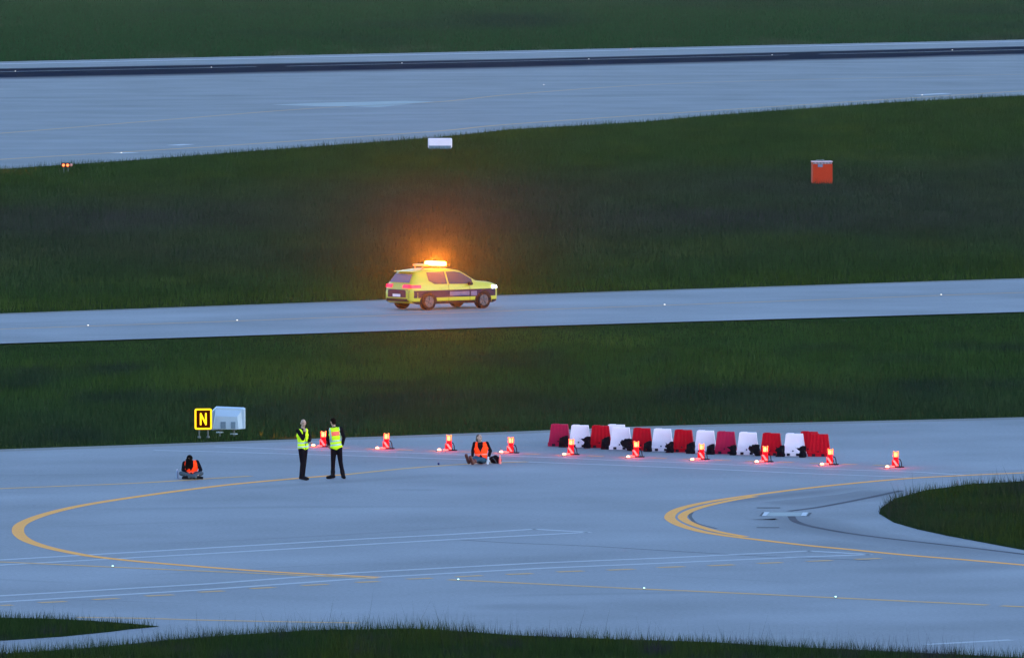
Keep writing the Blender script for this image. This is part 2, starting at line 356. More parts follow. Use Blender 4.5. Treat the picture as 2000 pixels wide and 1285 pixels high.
line('yellow_faint_dashes', dash2, .22, .004, M['ythin'], 'faint dashes running past the red lamps', False)
line('white_short_line', [[(1807, 1258), (1975, 1249)]], .3, .004, M['wline'], 'short white line by the near grass on the right', False)
line('pavement_joint', [[(1352, 1000), (1348, 1006), (1350, 1012), (1362, 1022), (1400, 1032)], [(890, 1053), (1000, 1060), (1150, 1066), (1300, 1075), (1500, 1086), (1700, 1094)]], .1, .0022, M['crack'], 'dark bitumen joints in the apron concrete')
line('repair_strip', [[(1478, 991.5), (1524, 991.5)], [(1478, 1030), (1522, 1030)]], .35, .006, M['crack'], 'dark repair strips in the concrete of the right turn', False)
def patch(pts, z, m): return sheet('x', [P(*p) for p in pts], z, m, 'x', 'x')
pp = patch([(1492, 1000.5), (1585, 1000.5), (1577, 1007.5), (1483, 1007.5)], .004, M['patch']); pp.name = 'slot_cover'; tag(pp, 'pale slot cover set in the stained concrete of the right turn', 'marking', kind='structure')
mb = MB()
for q in ([(1493, 1000.3), (1503, 1000.3), (1496, 1007.7), (1488, 1007.7)], [(1568, 1001), (1578, 1001), (1574, 1007.7), (1564, 1007.7)]):
    W = [P(*p) for p in q]; mb.add([(w.x, w.y, .012) for w in W], [(0, 1, 2, 3)])
tag(mb.build('slot_cover_white_bar', M['wbright']), 'white painted bars on the pale slot cover', 'marking', kind='structure')
mb = MB()
for q in ([(1489, 1000.3), (1493, 1000.3), (1488, 1007.7), (1483, 1007.7)], [(1580, 1001), (1586, 1001), (1580, 1008), (1575, 1008)]):
    W = [P(*p) for p in q]; mb.add([(w.x, w.y, .008) for w in W], [(0, 1, 2, 3)])
tag(mb.build('slot_cover_dark_bar', M['crack']), 'dark end bars on the pale slot cover', 'marking', kind='structure')

def shoulder(pts, w, off, label):
    mb = MB(); q = [(x, y + off) for x, y in ext(pts, -900, 2900)]; ribbon_mb(mb, q, w, .0016, True); tag(mb.build('shoulder_strip', M['shoulder']), label, 'shoulder', kind='structure')
shoulder(apr_far, 1.1, 1.5, 'pale gritty strip between the rough grass and the apron')
shoulder(mid_far, 1.0, .8, 'pale gritty strip along the far edge of the narrow taxiway')
def stain(name, pts, w, z, label):
    W = smooth_px([(P(*p).x, P(*p).y) for p in pts], 6); vs = []; fs = []; ac = []
    pr = [0, .45, .8, 1, .8, .45, 0]; n = len(pr)
    for i, p in enumerate(W):
        d = (W[min(i + 1, len(W) - 1)] - W[max(i - 1, 0)]).normalized(); nr = Vector((-d.y, d.x)); ww = w * min(1, .25 + 3 * min(i, len(W) - 1 - i) / len(W))
        for j, q in enumerate(pr):
            t = (j / (n - 1) - .5) * ww; vs.append((p.x + nr.x * t, p.y + nr.y * t, z)); ac.append(q * (.5 if 'faint' in label else 1) * min(1, 4 * min(i, len(W) - 1 - i) / len(W)))
    for i in range(len(W) - 1):
        for j in range(n - 1): fs.append((i * n + j, i * n + j + 1, (i + 1) * n + j + 1, (i + 1) * n + j))
    me = bpy.data.meshes.new(name); me.from_pydata(vs, [], fs); a = me.attributes.new('across', 'FLOAT', 'POINT'); a.data.foreach_set('value', ac)
    me.materials.append(M['stain']); o = bpy.data.objects.new(name, me); COL.objects.link(o); tag(o, label, 'stain', kind='structure')
stain('tyre_stain', [(1470, 985), (1540, 983), (1620, 975), (1720, 962), (1800, 955)], 4.0, .0008, 'dark tyre stain behind the slot cover')
stain('tyre_stain', [(1460, 1012), (1540, 1012), (1600, 1030), (1720, 1052), (1900, 1075), (2050, 1092)], 3.0, .0019, 'dark tyre stain sweeping right below the slot cover')
stain('tyre_stain', [(1360, 985), (1440, 977), (1560, 965), (1700, 950)], 2.0, .0031, 'tyre stain beside the inner yellow line')
stain('tyre_stain', [(750, 955), (800, 956), (880, 957)], 1.6, .0019, 'faint dark smear on the middle of the apron')
stain('tyre_stain', [(1660, 1118), (1850, 1108), (2050, 1098)], 3.5, .0012, 'faint dark smear at the right edge of the apron')
stain('tyre_stain', [(900, 1182), (1040, 1186), (1180, 1183)], 3.0, .0019, 'faint dark smear low on the apron')

def K_(x, y): return CAM_H * F / y - 317
# scattered faint tyre marks and wear on the concrete, one sheet of marks
WEAR_PTS = []
def wear(name, n, yr, wr, lr, ang, label, seed):
    rr = random.Random(seed); vs = []; fs = []; ac = []; pr = [0, .6, 1, .6, 0]
    for q in range(n):
        px_ = rr.uniform(-80, 2080); p0 = P(px_, rr.uniform(*yr) - (px_ * .034 if 'taxiway' in name else 0)); a = ang + rr.gauss(0, .16); L = rr.uniform(*lr); w_ = rr.uniform(*wr); kb = rr.gauss(0, .012); amp = rr.uniform(.25, .65); b0 = len(vs); x, y = p0.x, p0.y; K = 14
        tr = []; ta, tx, ty = a, x, y
        for i in range(K + 1): tr.append((tx, ty)); tx += math.cos(ta) * L / K; ty += math.sin(ta) * L / K; ta += kb * L / K
        bad = any(math.hypot(u[0] - v[0], u[1] - v[1]) < 2.6 for u in tr for v in WEAR_PTS)
        for u in tr:
            cx_, cy_ = 1000 + u[0] * F / u[1], K_(u[0], u[1])
            if (cx_ > 1290 and 935 < cy_ < 1120) or ('apron' in name and (cy_ < 893 or cy_ > 1195)): bad = True
        if bad: continue
        WEAR_PTS.extend(tr)
        for i in range(K + 1):
            nx, ny = -math.sin(a), math.cos(a)
            for j, v in enumerate(pr): t = (j / 4 - .5) * w_; vs.append((x + nx * t, y + ny * t, .0009)); ac.append(v * amp * math.sin(math.pi * i / K) ** .6)
            x += math.cos(a) * L / K; y += math.sin(a) * L / K; a += kb * L / K
        for i in range(K):
            for j in range(4): o_ = b0 + i * 5 + j; fs.append((o_, o_ + 1, o_ + 6, o_ + 5))
    me = bpy.data.meshes.new(name); me.from_pydata(vs, [], fs); a = me.attributes.new('across', 'FLOAT', 'POINT'); a.data.foreach_set('value', ac)
    me.materials.append(M['stain']); o = bpy.data.objects.new(name, me); COL.objects.link(o); tag(o, label, 'wear', kind='structure')
wear('apron_wear', 60, (900, 1180), (.25, 1.6), (5, 26), .5, 'faint tyre marks and grime streaks over the apron', 5)
wear('apron_wear', 60, (895, 1190), (.2, .9), (4, 18), 2.55, 'faint crossing tyre marks over the apron', 8)
wear('taxiway_wear', 16, (630, 655), (.3, 1.2), (6, 12), .64, 'faint tyre marks along the narrow taxiway', 9)
line('curved_grime_line', [[(1545, 1008), (1556, 1019), (1600, 1031), (1700, 1047), (1900, 1070), (2050, 1088)], [(1540, 998), (1600, 990), (1680, 975), (1760, 958)]], .22, .0033, M['grime'], 'thin grime lines curving round the grass island')
# ------------------------------------------------------------------ grass
def vnoise(x, y, seed):
    xi = np.floor(x).astype(np.int64); yi = np.floor(y).astype(np.int64); fx = x - xi; fy = y - yi
    fx = fx * fx * (3 - 2 * fx); fy = fy * fy * (3 - 2 * fy)
    def h(a, b):
        n = (a * 374761393 + b * 668265263 + seed * 974711) & 0x7fffffff
        n = ((n ^ (n >> 13)) * 1274126177) & 0x7fffffff
        return ((n ^ (n >> 16)) & 0xffff) / 65535.0
    return (h(xi, yi) * (1 - fx) + h(xi + 1, yi) * fx) * (1 - fy) + (h(xi, yi + 1) * (1 - fx) + h(xi + 1, yi + 1) * fx) * fy
def fbm(x, y, seed, o=4):
    s = 0; a = .5; t = 0
    for k in range(o): s = s + a * vnoise(x * 2 ** k, y * 2 ** k, seed + k); t += a; a *= .5
    return s / t
def inside(poly, x, y):
    r = np.zeros(len(x), bool); n = len(poly)
    for i in range(n):
        x1, y1 = poly[i]; x2, y2 = poly[(i + 1) % n]
        if y1 == y2: continue
        r ^= ((y1 > y) != (y2 > y)) & (x < (x2 - x1) * (y - y1) / (y2 - y1) + x1)
    return r
def pxpoly(pts): return [(P(x, y).x, P(x, y).y) for x, y in pts]
def grass(poly, dens, hmin, hmax, w, colf, label, hf=None, stalk=0.0, drop=None):
    xs = [p[0] for p in poly]; ys = [p[1] for p in poly]
    n = int((max(xs) - min(xs)) * (max(ys) - min(ys)) * dens)
    x = rng.uniform(min(xs), max(xs), n); y = rng.uniform(min(ys), max(ys), n)
    k = inside(poly, x, y)
    k &= np.abs(x) < y * (1180 / F)            # only the ground the lens can nearly see
    x = x[k]; y = y[k]; n = len(x)
    h = hmin + (hmax - hmin) * rng.random(n) ** 1.3
    cl = fbm(x * .5, y * .5, 91, 3); h *= .55 + .9 * cl
    if hf is not None: h *= hf(x, y)
    st = rng.random(n) < stalk; h[st] *= rng.uniform(1.3, 2.4, int(st.sum()))
    a = rng.uniform(0, math.pi * 2, n); lean = rng.normal(0, .22, (n, 2)) * h[:, None]
    ww = w * rng.uniform(.6, 1.4, n); ww[st] *= .55
    v = np.empty((n, 3, 3)); dx = np.cos(a) * ww / 2; dy = np.sin(a) * ww / 2
    v[:, 0, 0] = x - dx; v[:, 0, 1] = y - dy; v[:, 0, 2] = -.06
    v[:, 1, 0] = x + dx; v[:, 1, 1] = y + dy; v[:, 1, 2] = -.06
    v[:, 2, 0] = x + lean[:, 0]; v[:, 2, 1] = y + lean[:, 1]; v[:, 2, 2] = h - .05
    me = bpy.data.meshes.new('grass'); me.vertices.add(n * 3); me.vertices.foreach_set('co', v.ravel())
    me.loops.add(n * 3); me.loops.foreach_set('vertex_index', np.arange(n * 3)); me.polygons.add(n)
    me.polygons.foreach_set('loop_start', np.arange(0, n * 3, 3)); me.polygons.foreach_set('loop_total', np.full(n, 3)); me.update()
    c = colf(x, y) * np.array([.74, .75, .66]) * rng.uniform(.78, 1.25, n)[:, None]
    c[st] = c[st] * np.array([1.15, .8, 1.5]) ; c4 = np.ones((n, 3, 4)); c4[:, :, :3] = c[:, None, :]
    at = me.attributes.new('tint', 'FLOAT_COLOR', 'POINT'); at.data.foreach_set('color', c4.ravel())
    me.materials.append(M['grass']); o = bpy.data.objects.new('grass', me); COL.objects.link(o)
    tag(o, label, 'grass', kind='stuff'); return o
G0 = np.array([.036, .066, .020]); GY = np.array([.062, .088, .020]); GD = np.array([.024, .038, .026]); GB = np.array([.046, .041, .046]); GG = np.array([.075, .085, .06])
def mixc(a, b, t): t = np.clip(t, 0, 1)[:, None]; return a * (1 - t) + b * t
def K_(x, y): return 383000 / y - 317   # photo row of a place on the ground
def col_mid(x, y):
    n = fbm(x * .12, y * .05, 3); n2 = fbm(x * .35, y * .12, 17); row = K_(x, y) + x * 1.6
    c = np.tile(G0, (len(x), 1)) * 1.0
    c = mixc(c, GY, (n - .45) * 3)
    c = mixc(c, GD, (n2 - .5) * 4 * ((row > 690) * 1.0))
    c = mixc(c, GD * .95, np.clip((row - 740) / 50, 0, 1) * np.clip((860 - row) / 30, 0, 1) * (n * 1.1))
    c = mixc(c, GY, np.clip((row - 846) / 12, 0, 1)); c = c * (.86 + .5 * fbm(x * .8, y * .22, 201, 3))[:, None]; return c
def col_up(x, y):
    n = fbm(x * .10, y * .035, 31); n2 = fbm(x * .4, y * .1, 37); row = K_(x, y) + x * 1.3
    c = mixc(np.tile(G0, (len(x), 1)) * .9, GY * .8, (n2 - .5) * 3)
    br = np.clip((row - 320) / 60, 0, 1) * np.clip((560 - row) / 90, 0, 1)
    c = mixc(c, GB, br * (.15 + n * .85)); c = mixc(c, GY, np.clip((row - 555) / 20, 0, 1) * .7)
    c = c * (.78 + .5 * fbm(x * .6, y * .1, 203, 3))[:, None]
    return c
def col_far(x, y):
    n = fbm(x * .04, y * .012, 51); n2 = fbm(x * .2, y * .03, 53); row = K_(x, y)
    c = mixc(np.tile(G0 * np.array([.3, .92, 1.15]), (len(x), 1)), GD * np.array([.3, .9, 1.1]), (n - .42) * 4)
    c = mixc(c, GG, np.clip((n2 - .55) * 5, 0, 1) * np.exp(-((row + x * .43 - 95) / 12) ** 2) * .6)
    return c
def col_near(x, y):
    n = fbm(x * .5, y * .3, 71); n2 = fbm(x * .9, y * .5, 73)
    c = mixc(np.tile(G0 * .75, (len(x), 1)), GY * .62, (n - .42) * 3); return mixc(c, np.array([.034, .03, .04]), (n2 - .55) * 4)
def poly_between(top, bot, x0=-220, x1=2220):
    t = [p for p in ext(top, x0, x1)]; b = [p for p in ext(bot, x0, x1)]
    return pxpoly(t + b[::-1])
# middle strip: mown near both edges
def edge_h(top, bot, near_soft, far_soft, lo=.25):
    Tp = ext(top, -300, 2300); Bp = ext(bot, -300, 2300)
    def f(x, y):
        row = K_(x, y); px = 1000 + x * F / y
        t = np.interp(px, [p[0] for p in Tp], [p[1] for p in Tp]); b = np.interp(px, [p[0] for p in Bp], [p[1] for p in Bp])
        return lo + (1 - lo) * np.clip((row - t) / far_soft, 0, 1) * np.clip((b - row) / near_soft, 0, 1) ** .7
    return f
grass(poly_between(mid_near, apr_far), 62, .10, .42, .018, col_mid, 'rough green grass between the narrow taxiway and the apron', edge_h(mid_near, apr_far, 14, 60, .16))
grass(poly_between(run_near, mid_far), 27, .12, .46, .026, col_up, 'tall brownish grass between the runway and the narrow taxiway', edge_h(run_near, mid_far, 12, .01, .3))
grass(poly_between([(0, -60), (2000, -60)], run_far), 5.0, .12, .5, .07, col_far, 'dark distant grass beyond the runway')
near_top = [(0, 1277), (200, 1263), (336, 1249), (440, 1241), (600, 1231), (800, 1227), (850, 1229), (1000, 1240), (1200, 1248), (1400, 1254), (1500, 1261), (1700, 1270), (2000, 1284)]
grass(poly_between(near_top, [(0, 1400), (2000, 1400)]), 240, .10, .42, .014, col_near, 'tall dark grass along the bottom of the photograph', None, .07)
wedge = [(-250, 1205), (0, 1206), (100, 1208), (180, 1212), (260, 1218), (312, 1223), (250, 1229), (220, 1233), (120, 1243), (0, 1251), (-250, 1262)]
grass(pxpoly(wedge), 260, .08, .34, .014, col_near, 'narrow wedge of grass at the lower left', None, .04)
island = [(2300, 921), (2000, 940), (1900, 945), (1810, 957), (1750, 973), (1720, 992), (1717, 1003), (1745, 1020), (1790, 1033), (1850, 1046), (2000, 1074), (2300, 1120)]
def isl_h(x, y): return .6 + .5 * np.clip((fbm(x * .6, y * .3, 99) * 1.3), 0, 1)
grass(pxpoly(island), 110, .10, .46, .018, lambda x, y: mixc(np.tile(GY * .62, (len(x), 1)), GB * .7, (fbm(x * .4, y * .2, 5) - .35) * 2.2), 'grass island inside the right hand turn of the apron', isl_h, .03)
for nm, pl, lb in (('turf_ground', near_top + [(2000, 1420), (0, 1420)], 'earth under the nearest grass'), ('turf_ground', wedge, 'earth under the lower left grass wedge'), ('turf_ground', island, 'earth of the grass island on the right')):
    if pl[0][0] == 0: pl = [(-400, 1300)] + pl[:-2] + [(2400, 1310), (2400, 1440), (-400, 1440)]
    sheet(nm, [P(*p) for p in pl], .008, M['soil'], lb, 'ground')

# ------------------------------------------------------------------ airfield signs and boxes
def up(px, py_top, py_base): return (py_base - py_top) / scale_at(py_base)
# lit sign with the letter N
b = P(397, 854); s = scale_at(854)
sg = empty('taxiway_sign', b, R(8), 'small lit yellow and maroon taxiway sign reading N beside the white cabinet', 'sign')
W_, H_ = 34 / s, 41 / s; z0 = 15.5 / s
fm = MB(); fm.box((0, .07, z0 + H_ / 2), (W_ - .01, .12, H_ - .01), bev=.04); fm.build('housing', M['carblack'], sg)
def rrect(w, h, r, n=5):
    pts = []
    for cx, cz, a0 in ((w / 2 - r, h / 2 - r, 0), (-w / 2 + r, h / 2 - r, 90), (-w / 2 + r, -h / 2 + r, 180), (w / 2 - r, -h / 2 + r, 270)):
        for i in range(n + 1): a = R(a0 + 90 * i / n); pts.append((cx + r * math.cos(a), cz + r * math.sin(a)))
    return pts
o_ = rrect(W_, H_, .06); i_ = rrect(W_ - .11, H_ - .11, .02)
fr = MB(); n = len(o_); zc = z0 + H_ / 2
fr.add([(x, y, z + zc) for y in (0, -.03) for pl in (o_, i_) for x, z in pl],
       [(k, (k + 1) % n, n + (k + 1) % n, n + k) for k in range(n)] + [(2 * n + k, 3 * n + k, 3 * n + (k + 1) % n, 2 * n + (k + 1) % n) for k in range(n)] +
       [(k, 2 * n + k, 2 * n + (k + 1) % n, (k + 1) % n) for k in range(n)] + [(n + k, n + (k + 1) % n, 3 * n + (k + 1) % n, 3 * n + k) for k in range(n)])
fr.build('border', M['signlit'], sg)
pf = MB(); pf.prism([(x, z + zc) for x, z in i_], .002, -.008); pf.build('sign_face', M['signdark'], sg)
nl = MB(); hw, hh, t = .112, .20, .029
for a, c in (((-hw + t, -hh + t), (-hw + t, hh - t)), ((-hw + t, hh - t), (hw - t, -hh + t)), ((hw - t, -hh + t), (hw - t, hh - t))):
    d = (Vector(c) - Vector(a)); L = d.length; d.normalize(); q = Vector((-d.y, d.x)); pts = []
    for k in range(9): aa = math.pi / 2 + math.pi * k / 8; pts.append(Vector(a) + (d * math.cos(aa) + q * math.sin(aa)) * t)
    for k in range(9): aa = -math.pi / 2 + math.pi * k / 8; pts.append(Vector(c) + (d * math.cos(aa) + q * math.sin(aa)) * t)
    yy = -.012 - .002 * (a[0] != c[0])
    nl.prism([(p.x, p.y + zc) for p in pts], -.009, yy - .006)
nl.build('letter', M['signlit'], sg)
for dx in (-.12, .16):
    pm = MB(); pm.frust((dx, .07, -.02), .022, (dx, .07, z0 + .02), .022); pm.frust((dx, .07, -.02), .06, (dx, .07, .03), .055); pm.build('post', M['metal'], sg)
# white faceted cabinet on two discs
b = P(445, 851); s = scale_at(851)
cb = empty('white_cabinet', b, R(-6), 'white faceted metal cabinet on two short posts right of the lit sign', 'cabinet')
zb = 14 / s; W_ = 66 / s; H_ = 43 / s
w2 = W_ / 2; m_ = MB()
bk = [(-w2 - .02, .22, zb - .03), (w2, .22, zb), (w2, .22, zb + H_ - .06), (w2 - .05, .22, zb + H_ - .03), (-w2 + .14, .22, zb + H_), (-w2 + .02, .22, zb + H_ - .12)]
ft = [(-w2 + .02, -.02, zb - .05), (w2 - .02, -.02, zb), (w2 - .02, -.02, zb + H_ - .1), (w2 - .06, -.02, zb + H_ - .07), (-w2 + .16, -.02, zb + H_ - .03), (-w2 + .03, -.02, zb + H_ - .17)]
m_.add(bk + ft, [(0, 1, 2, 3, 4, 5), (6, 7, 8, 9, 10, 11)] + [(k, (k + 1) % 6, 6 + (k + 1) % 6, 6 + k) for k in range(6)])
m_.build('cabinet_body', M['boxwhite'], cb)
h2 = MB(); # protruding hopper: sloped top facet, vertical lower face, sloped cheeks
A = [(-w2 + .06, -.024, zb - .02), (w2 - .05, -.024, zb + .01), (w2 - .10, -.024, zb + H_ - .12), (-w2 + .14, -.024, zb + H_ - .08)]
Bq = [(-w2 + .10, -.26, zb + .0), (w2 - .16, -.26, zb + .0), (w2 - .20, -.26, zb + H_ * .56), (-w2 + .18, -.26, zb + H_ * .6)]
h2.add(A + Bq, [(0, 1, 2, 3), (4, 5, 6, 7), (0, 1, 5, 4), (1, 2, 6, 5), (2, 3, 7, 6), (3, 0, 4, 7)]); h2.build('hood', M['boxwhite'], cb)
for x0, x1 in ((-.13, .03), (.2, .34)):
    v = MB(); v.box(((x0 + x1) / 2 - .06, -.27, zb + .13), (x1 - x0, .02, .22), bev=.006)
    for k in range(4): v.box(((x0 + x1) / 2 - .06, -.284, zb + .06 + k * .05), (x1 - x0 - .03, .008, .015))
    v.build('vent', M['boxgrey'], cb)
for dx in (-.26, .2):
    p = MB(); p.frust((dx, .0, -.02), .03, (dx, .0, zb + .06), .03); p.box((dx, .08, zb - .02), (.12, .2, .06)); p.build('post', M['metal'], cb)
    q = MB(); q.frust((dx, 0, .10 if dx < 0 else .05), .12, (dx, 0, .13 if dx < 0 else .08), .115, 20); q.build('foot_disc', M['boxwhite'], cb)
# white marker block by the runway
b = P(859.5, 293); s = scale_at(293)
wb = empty('marker_board', b, R(2), 'low wide white marker block standing in grass by the runway edge', 'marker')
m_ = MB(); m_.box((0, .1, .40), (47 / s, .35, .62), bev=.07); m_.build('block', M['white'], wb)
m_ = MB(); m_.box((0, -.085, .16), (47 / s - .12, .03, .2), bev=.01); m_.build('base_panel', M['boxgrey'], wb)
for dx in (-.5, .5): MB().frust((dx, .1, -.05), .05, (dx, .1, .12), .05).build('foot', M['metal'], wb)
# red equipment box
b = P(1606.5, 359); s = scale_at(357)
rb = empty('equipment_box', b, R(4), 'square orange red equipment box with checked top edge standing alone in grass', 'equipment box')
W_ = 39 / s; H_ = 42 / s
m_ = MB(); m_.box((0, .4, H_ / 2), (W_, .8, H_), bev=.02); m_.build('cabinet_body', M['boxred'], rb)
m_ = MB(); m_.box((0, .4, H_ + .022), (W_ + .04, .86, .04), bev=.012); m_.build('lid', mat('pale_pink_lid', (.75, .5, .52)), rb)
m_ = MB(); m_.box((0, -.008, H_ - .06), (W_ - .02, .012, .09)); 
m_.build('checked_band', M['carblack'], rb)
m_ = MB()
for k in range(13):
    x = -W_ / 2 + .05 + k * (W_ - .1) / 12.5
    m_.prism([(x, H_ - .095), (x + .03, H_ - .095), (x + .05, H_ - .03), (x + .02, H_ - .03)], -.015, -.019)
tag(m_.build('checks', M['white'], rb), 'slanted white checks')
m_ = MB(); m_.box((-.13, -.012, H_ - .2), (.27, .02, .16), bev=.005); m_.build('name_plate', mat('grey_plate', (.14, .16, .24)), rb)
m_ = MB(); m_.frust((.05, .4, H_ + .04), .1, (.05, .4, H_ + .13), .08); m_.box((-.15, .5, H_ + .07), (.3, .2, .07), bev=.02); m_.build('top_fitting', M['metal'], rb)
# runway guard light far left
b = P(128, 337); s = scale_at(337)
gl = empty('guard_light', b, R(-10), 'amber twin guard light glowing on a short stand by the runway grass', 'airfield light')
m_ = MB(); m_.box((.02, .06, .42), (.58, .2, .26), bev=.06); m_.build('housing', M['carblack'], gl)
for dx in (-.11, .13):
    m_ = MB(); m_.frust((dx, -.03, .41), .085, (dx, -.075, .41), .075, 18); m_.build('lens', M['amber'], gl)
    m_ = MB(); m_.frust((dx * 1.1, .05, -.03), .025, (dx, .05, .3), .025); m_.build('post', M['metal'], gl)
m_ = MB(); m_.ell((.3, .05, .42), (.1, .12, .1)); m_.build('side_cap', mat('dull_pink_cap', (.45, .2, .16)), gl, True)

# ------------------------------------------------------------------ barriers and sandbags
bar = [(1093, 871.5, 'rf'), (1133, 873.5, 'w'), (1173, 874.5, 'r'), (1213, 878, 'w'), (1254, 879.5, 'r'), (1294, 881, 'w'), (1335, 883, 'r'), (1378, 884.5, 'w'), (1418, 886.5, 'rf'), (1461, 888, 'w'), (1507, 889.5, 'r'), (1552, 890.5, 'w'), (1601, 891.5, 'r')]
def make_barrier(kind, flip):
    root = empty('plastic_barrier', (0, 0, 0))
    m0 = M['white'] if kind == 'w' else (M['red'] if kind == 'r' else M['red_faded'])
    W0, H_, D0 = .71, .69, .34
    mb = MB(); n = 11
    # ribbed trapezoid shell lofted over heights, ribs as alternate columns pushed in
    levels = [(0, 1.0, 1.0), (.12, 1.0, 1.0), (.135, .93, .84), (.3, .87, .74), (.45, .81, .62), (H_ - .03, .745, .5), (H_, .72, .42)]
    ring = []
    for z, fw, fd in levels:
        w = W0 * fw / 2; d = D0 * fd / 2; row = []
        for k in range(n):
            x = -w + 2 * w * k / (n - 1); rib = .012 if (k % 2 and .13 < z < H_ - .02 and kind != 'w') else 0
            row.append((x, -d + rib, z))
        for k in range(n):
            x = w - 2 * w * k / (n - 1); rib = .012 if (k % 2 and .13 < z < H_ - .02 and kind != 'w') else 0
            row.append((x, d - rib, z))
        ring.append(row)
    N = 2 * n; vs = [p for r_ in ring for p in r_]; fs = []
    for j in range(len(levels) - 1):
        for i in range(N): fs.append((j * N + i, j * N + (i + 1) % N, (j + 1) * N + (i + 1) % N, (j + 1) * N + i))
    fs.append(tuple(range((len(levels) - 1) * N, len(levels) * N))); fs.append(tuple(range(N - 1, -1, -1)))
    mb.add(vs, fs)
    mb.box((-.12 if not flip else .12, 0, H_ + .006), (.2, .07, .022), bev=.006)     # top interlock rail
    mb.build('shell', m0, root)
    for dx in (-.17, .12):
        r_ = MB(); r_.box((dx, -D0 / 2 - .0, .045), (.1, .02, .075), bev=.004); r_.build('fork_slot', M['dark'], root)  # dark raised block, the slot's shade is put into its colour
    pl = MB(); pl.frust((-.03, -D0 / 2 + .03, .16), .022, (-.03, -D0 / 2 - .005, .155), .02); pl.build('drain_plug', M['dark'], root)
    return root
proto = {k: make_barrier(k, False) for k in ('rf', 'w', 'r')}; used = set()
order = ['leftmost of the row', 'second from the left end', 'third from the left end', 'fourth from left, another behind it', 'fifth from the left, lamp in front', 'sixth from the left end',
         'seventh from the left, exactly mid row', 'eighth from the left, lamp at its foot', 'ninth from the left, just left of a white one', 'fourth from the right end', 'third from right, lamp in front', 'second from the right end', 'rightmost of the row, lamp at its corner']
cn = {'rf': 'faded crimson ribbed', 'w': 'white', 'r': 'bright red ribbed'}
def place_bar(k, px, py, rz, lab, dz=0):
    o = proto[k] if k not in used else copy_tree(proto[k]); used.add(k)
    o.location = P(px, py) + Vector((0, .17, dz)); o.rotation_euler = (0, 0, rz)
    tag(o, lab, 'barrier', 'plastic barriers standing in a row on the apron')
for i, (px, py, k) in enumerate(bar):
    place_bar(k, px, py, R(random.uniform(-9, -3)), f'{cn[k]} plastic traffic barrier, {order[i]}')
place_bar('w', 1204, 872.5, R(-5), 'white plastic traffic barrier half hidden behind the fourth barrier')
place_bar('r', 1581, 886.5, R(-6), 'red plastic traffic barrier mostly hidden behind the rightmost two barriers')
BAG = [[(-.21, .27), (-.09, .25), (.02, .32), (.13, .31), (.13, .03), (.1, 0), (-.08, 0), (-.09, .10), (-.045, .16), (-.12, .22)],
       [(-.23, .26), (-.18, .33), (-.16, .3), (-.17, .24), (-.11, .34), (.06, .36), (.12, .34), (.13, .0), (.0, .0), (-.08, .1), (-.17, .13), (-.21, .19)],
       [(.13, .33), (.03, .34), (-.07, .25), (-.13, .3), (-.12, .25), (-.16, .18), (-.09, .155), (-.115, .04), (-.16, 0), (.13, 0)],
       [(-.12, .27), (.0, .33), (.135, .37), (.135, 0.0), (-.15, .0), (-.14, .12)]]
def make_bag(v):
    mb = MB(); pl = BAG[v]; mb.prism(pl, -.06, .06)
    cx = .05; mb.ell((cx, 0, .12), (.085, .115, .13)); mb.ell((cx + .02, -.02, .06), (.08, .12, .07))
    o = mb.build('sandbag', M['tarp']); remesh(o, .014, 3)
    for vv in o.data.vertices:
        p = vv.co; k = .010 * math.sin(p.x * 44 + v * 2) * math.cos(p.z * 31 + p.y * 20 + p.x * 12); vv.co = p + vv.normal * k
        vv.co.z = max(vv.co.z, .003)
    return o
bagp = [make_bag(v) for v in range(4)]; usedb = set()
bags = [(1101, 872, 3), (1145, 874, 0), (1183, 876, 3), (1227, 879, 1), (1265, 880.5, 3), (1308, 882.5, 2), (1349, 884.5, 3), (1388, 886, 3), (1430, 887.5, 0), (1476, 889, 1), (1524, 890.5, 2), (1566, 892, 0)]
blab = ['leftmost black sandbag under the faded crimson barrier corner', 'black sandbag with a long pointed tie beside the leftmost white barrier', 'black sandbag at the foot of the third barrier', 'long black sandbag lying over the white barrier with another behind',
        'black sandbag behind the second lamp of the barrier row', 'black sandbag with raised tie on the sixth, white barrier', 'black sandbag on the middle, seventh barrier', 'black sandbag beside the lamp at the eighth barrier', 'black sandbag with drooping end by the ninth, faded barrier',
        'long black sandbag leaning on the tenth, white barrier', 'upright black sandbag at the right of the eleventh barrier', 'rightmost black sandbag between the last white and last red barrier']
for i, (px, py, v) in enumerate(bags):
    o = bagp[v] if v not in usedb else bagp[v].copy()
    if v in usedb: COL.objects.link(o)
    usedb.add(v); o.location = P(px, py + 1.2) + Vector((0, -.0, 0)); sc_ = random.uniform(.92, 1.1); o.scale = (sc_, 1, sc_ * random.uniform(.95, 1.15)); o.rotation_euler = (0, 0, R(random.uniform(-12, 6)))
    tag(o, blab[i], 'sandbag', 'black sandbags weighing down the barrier row')

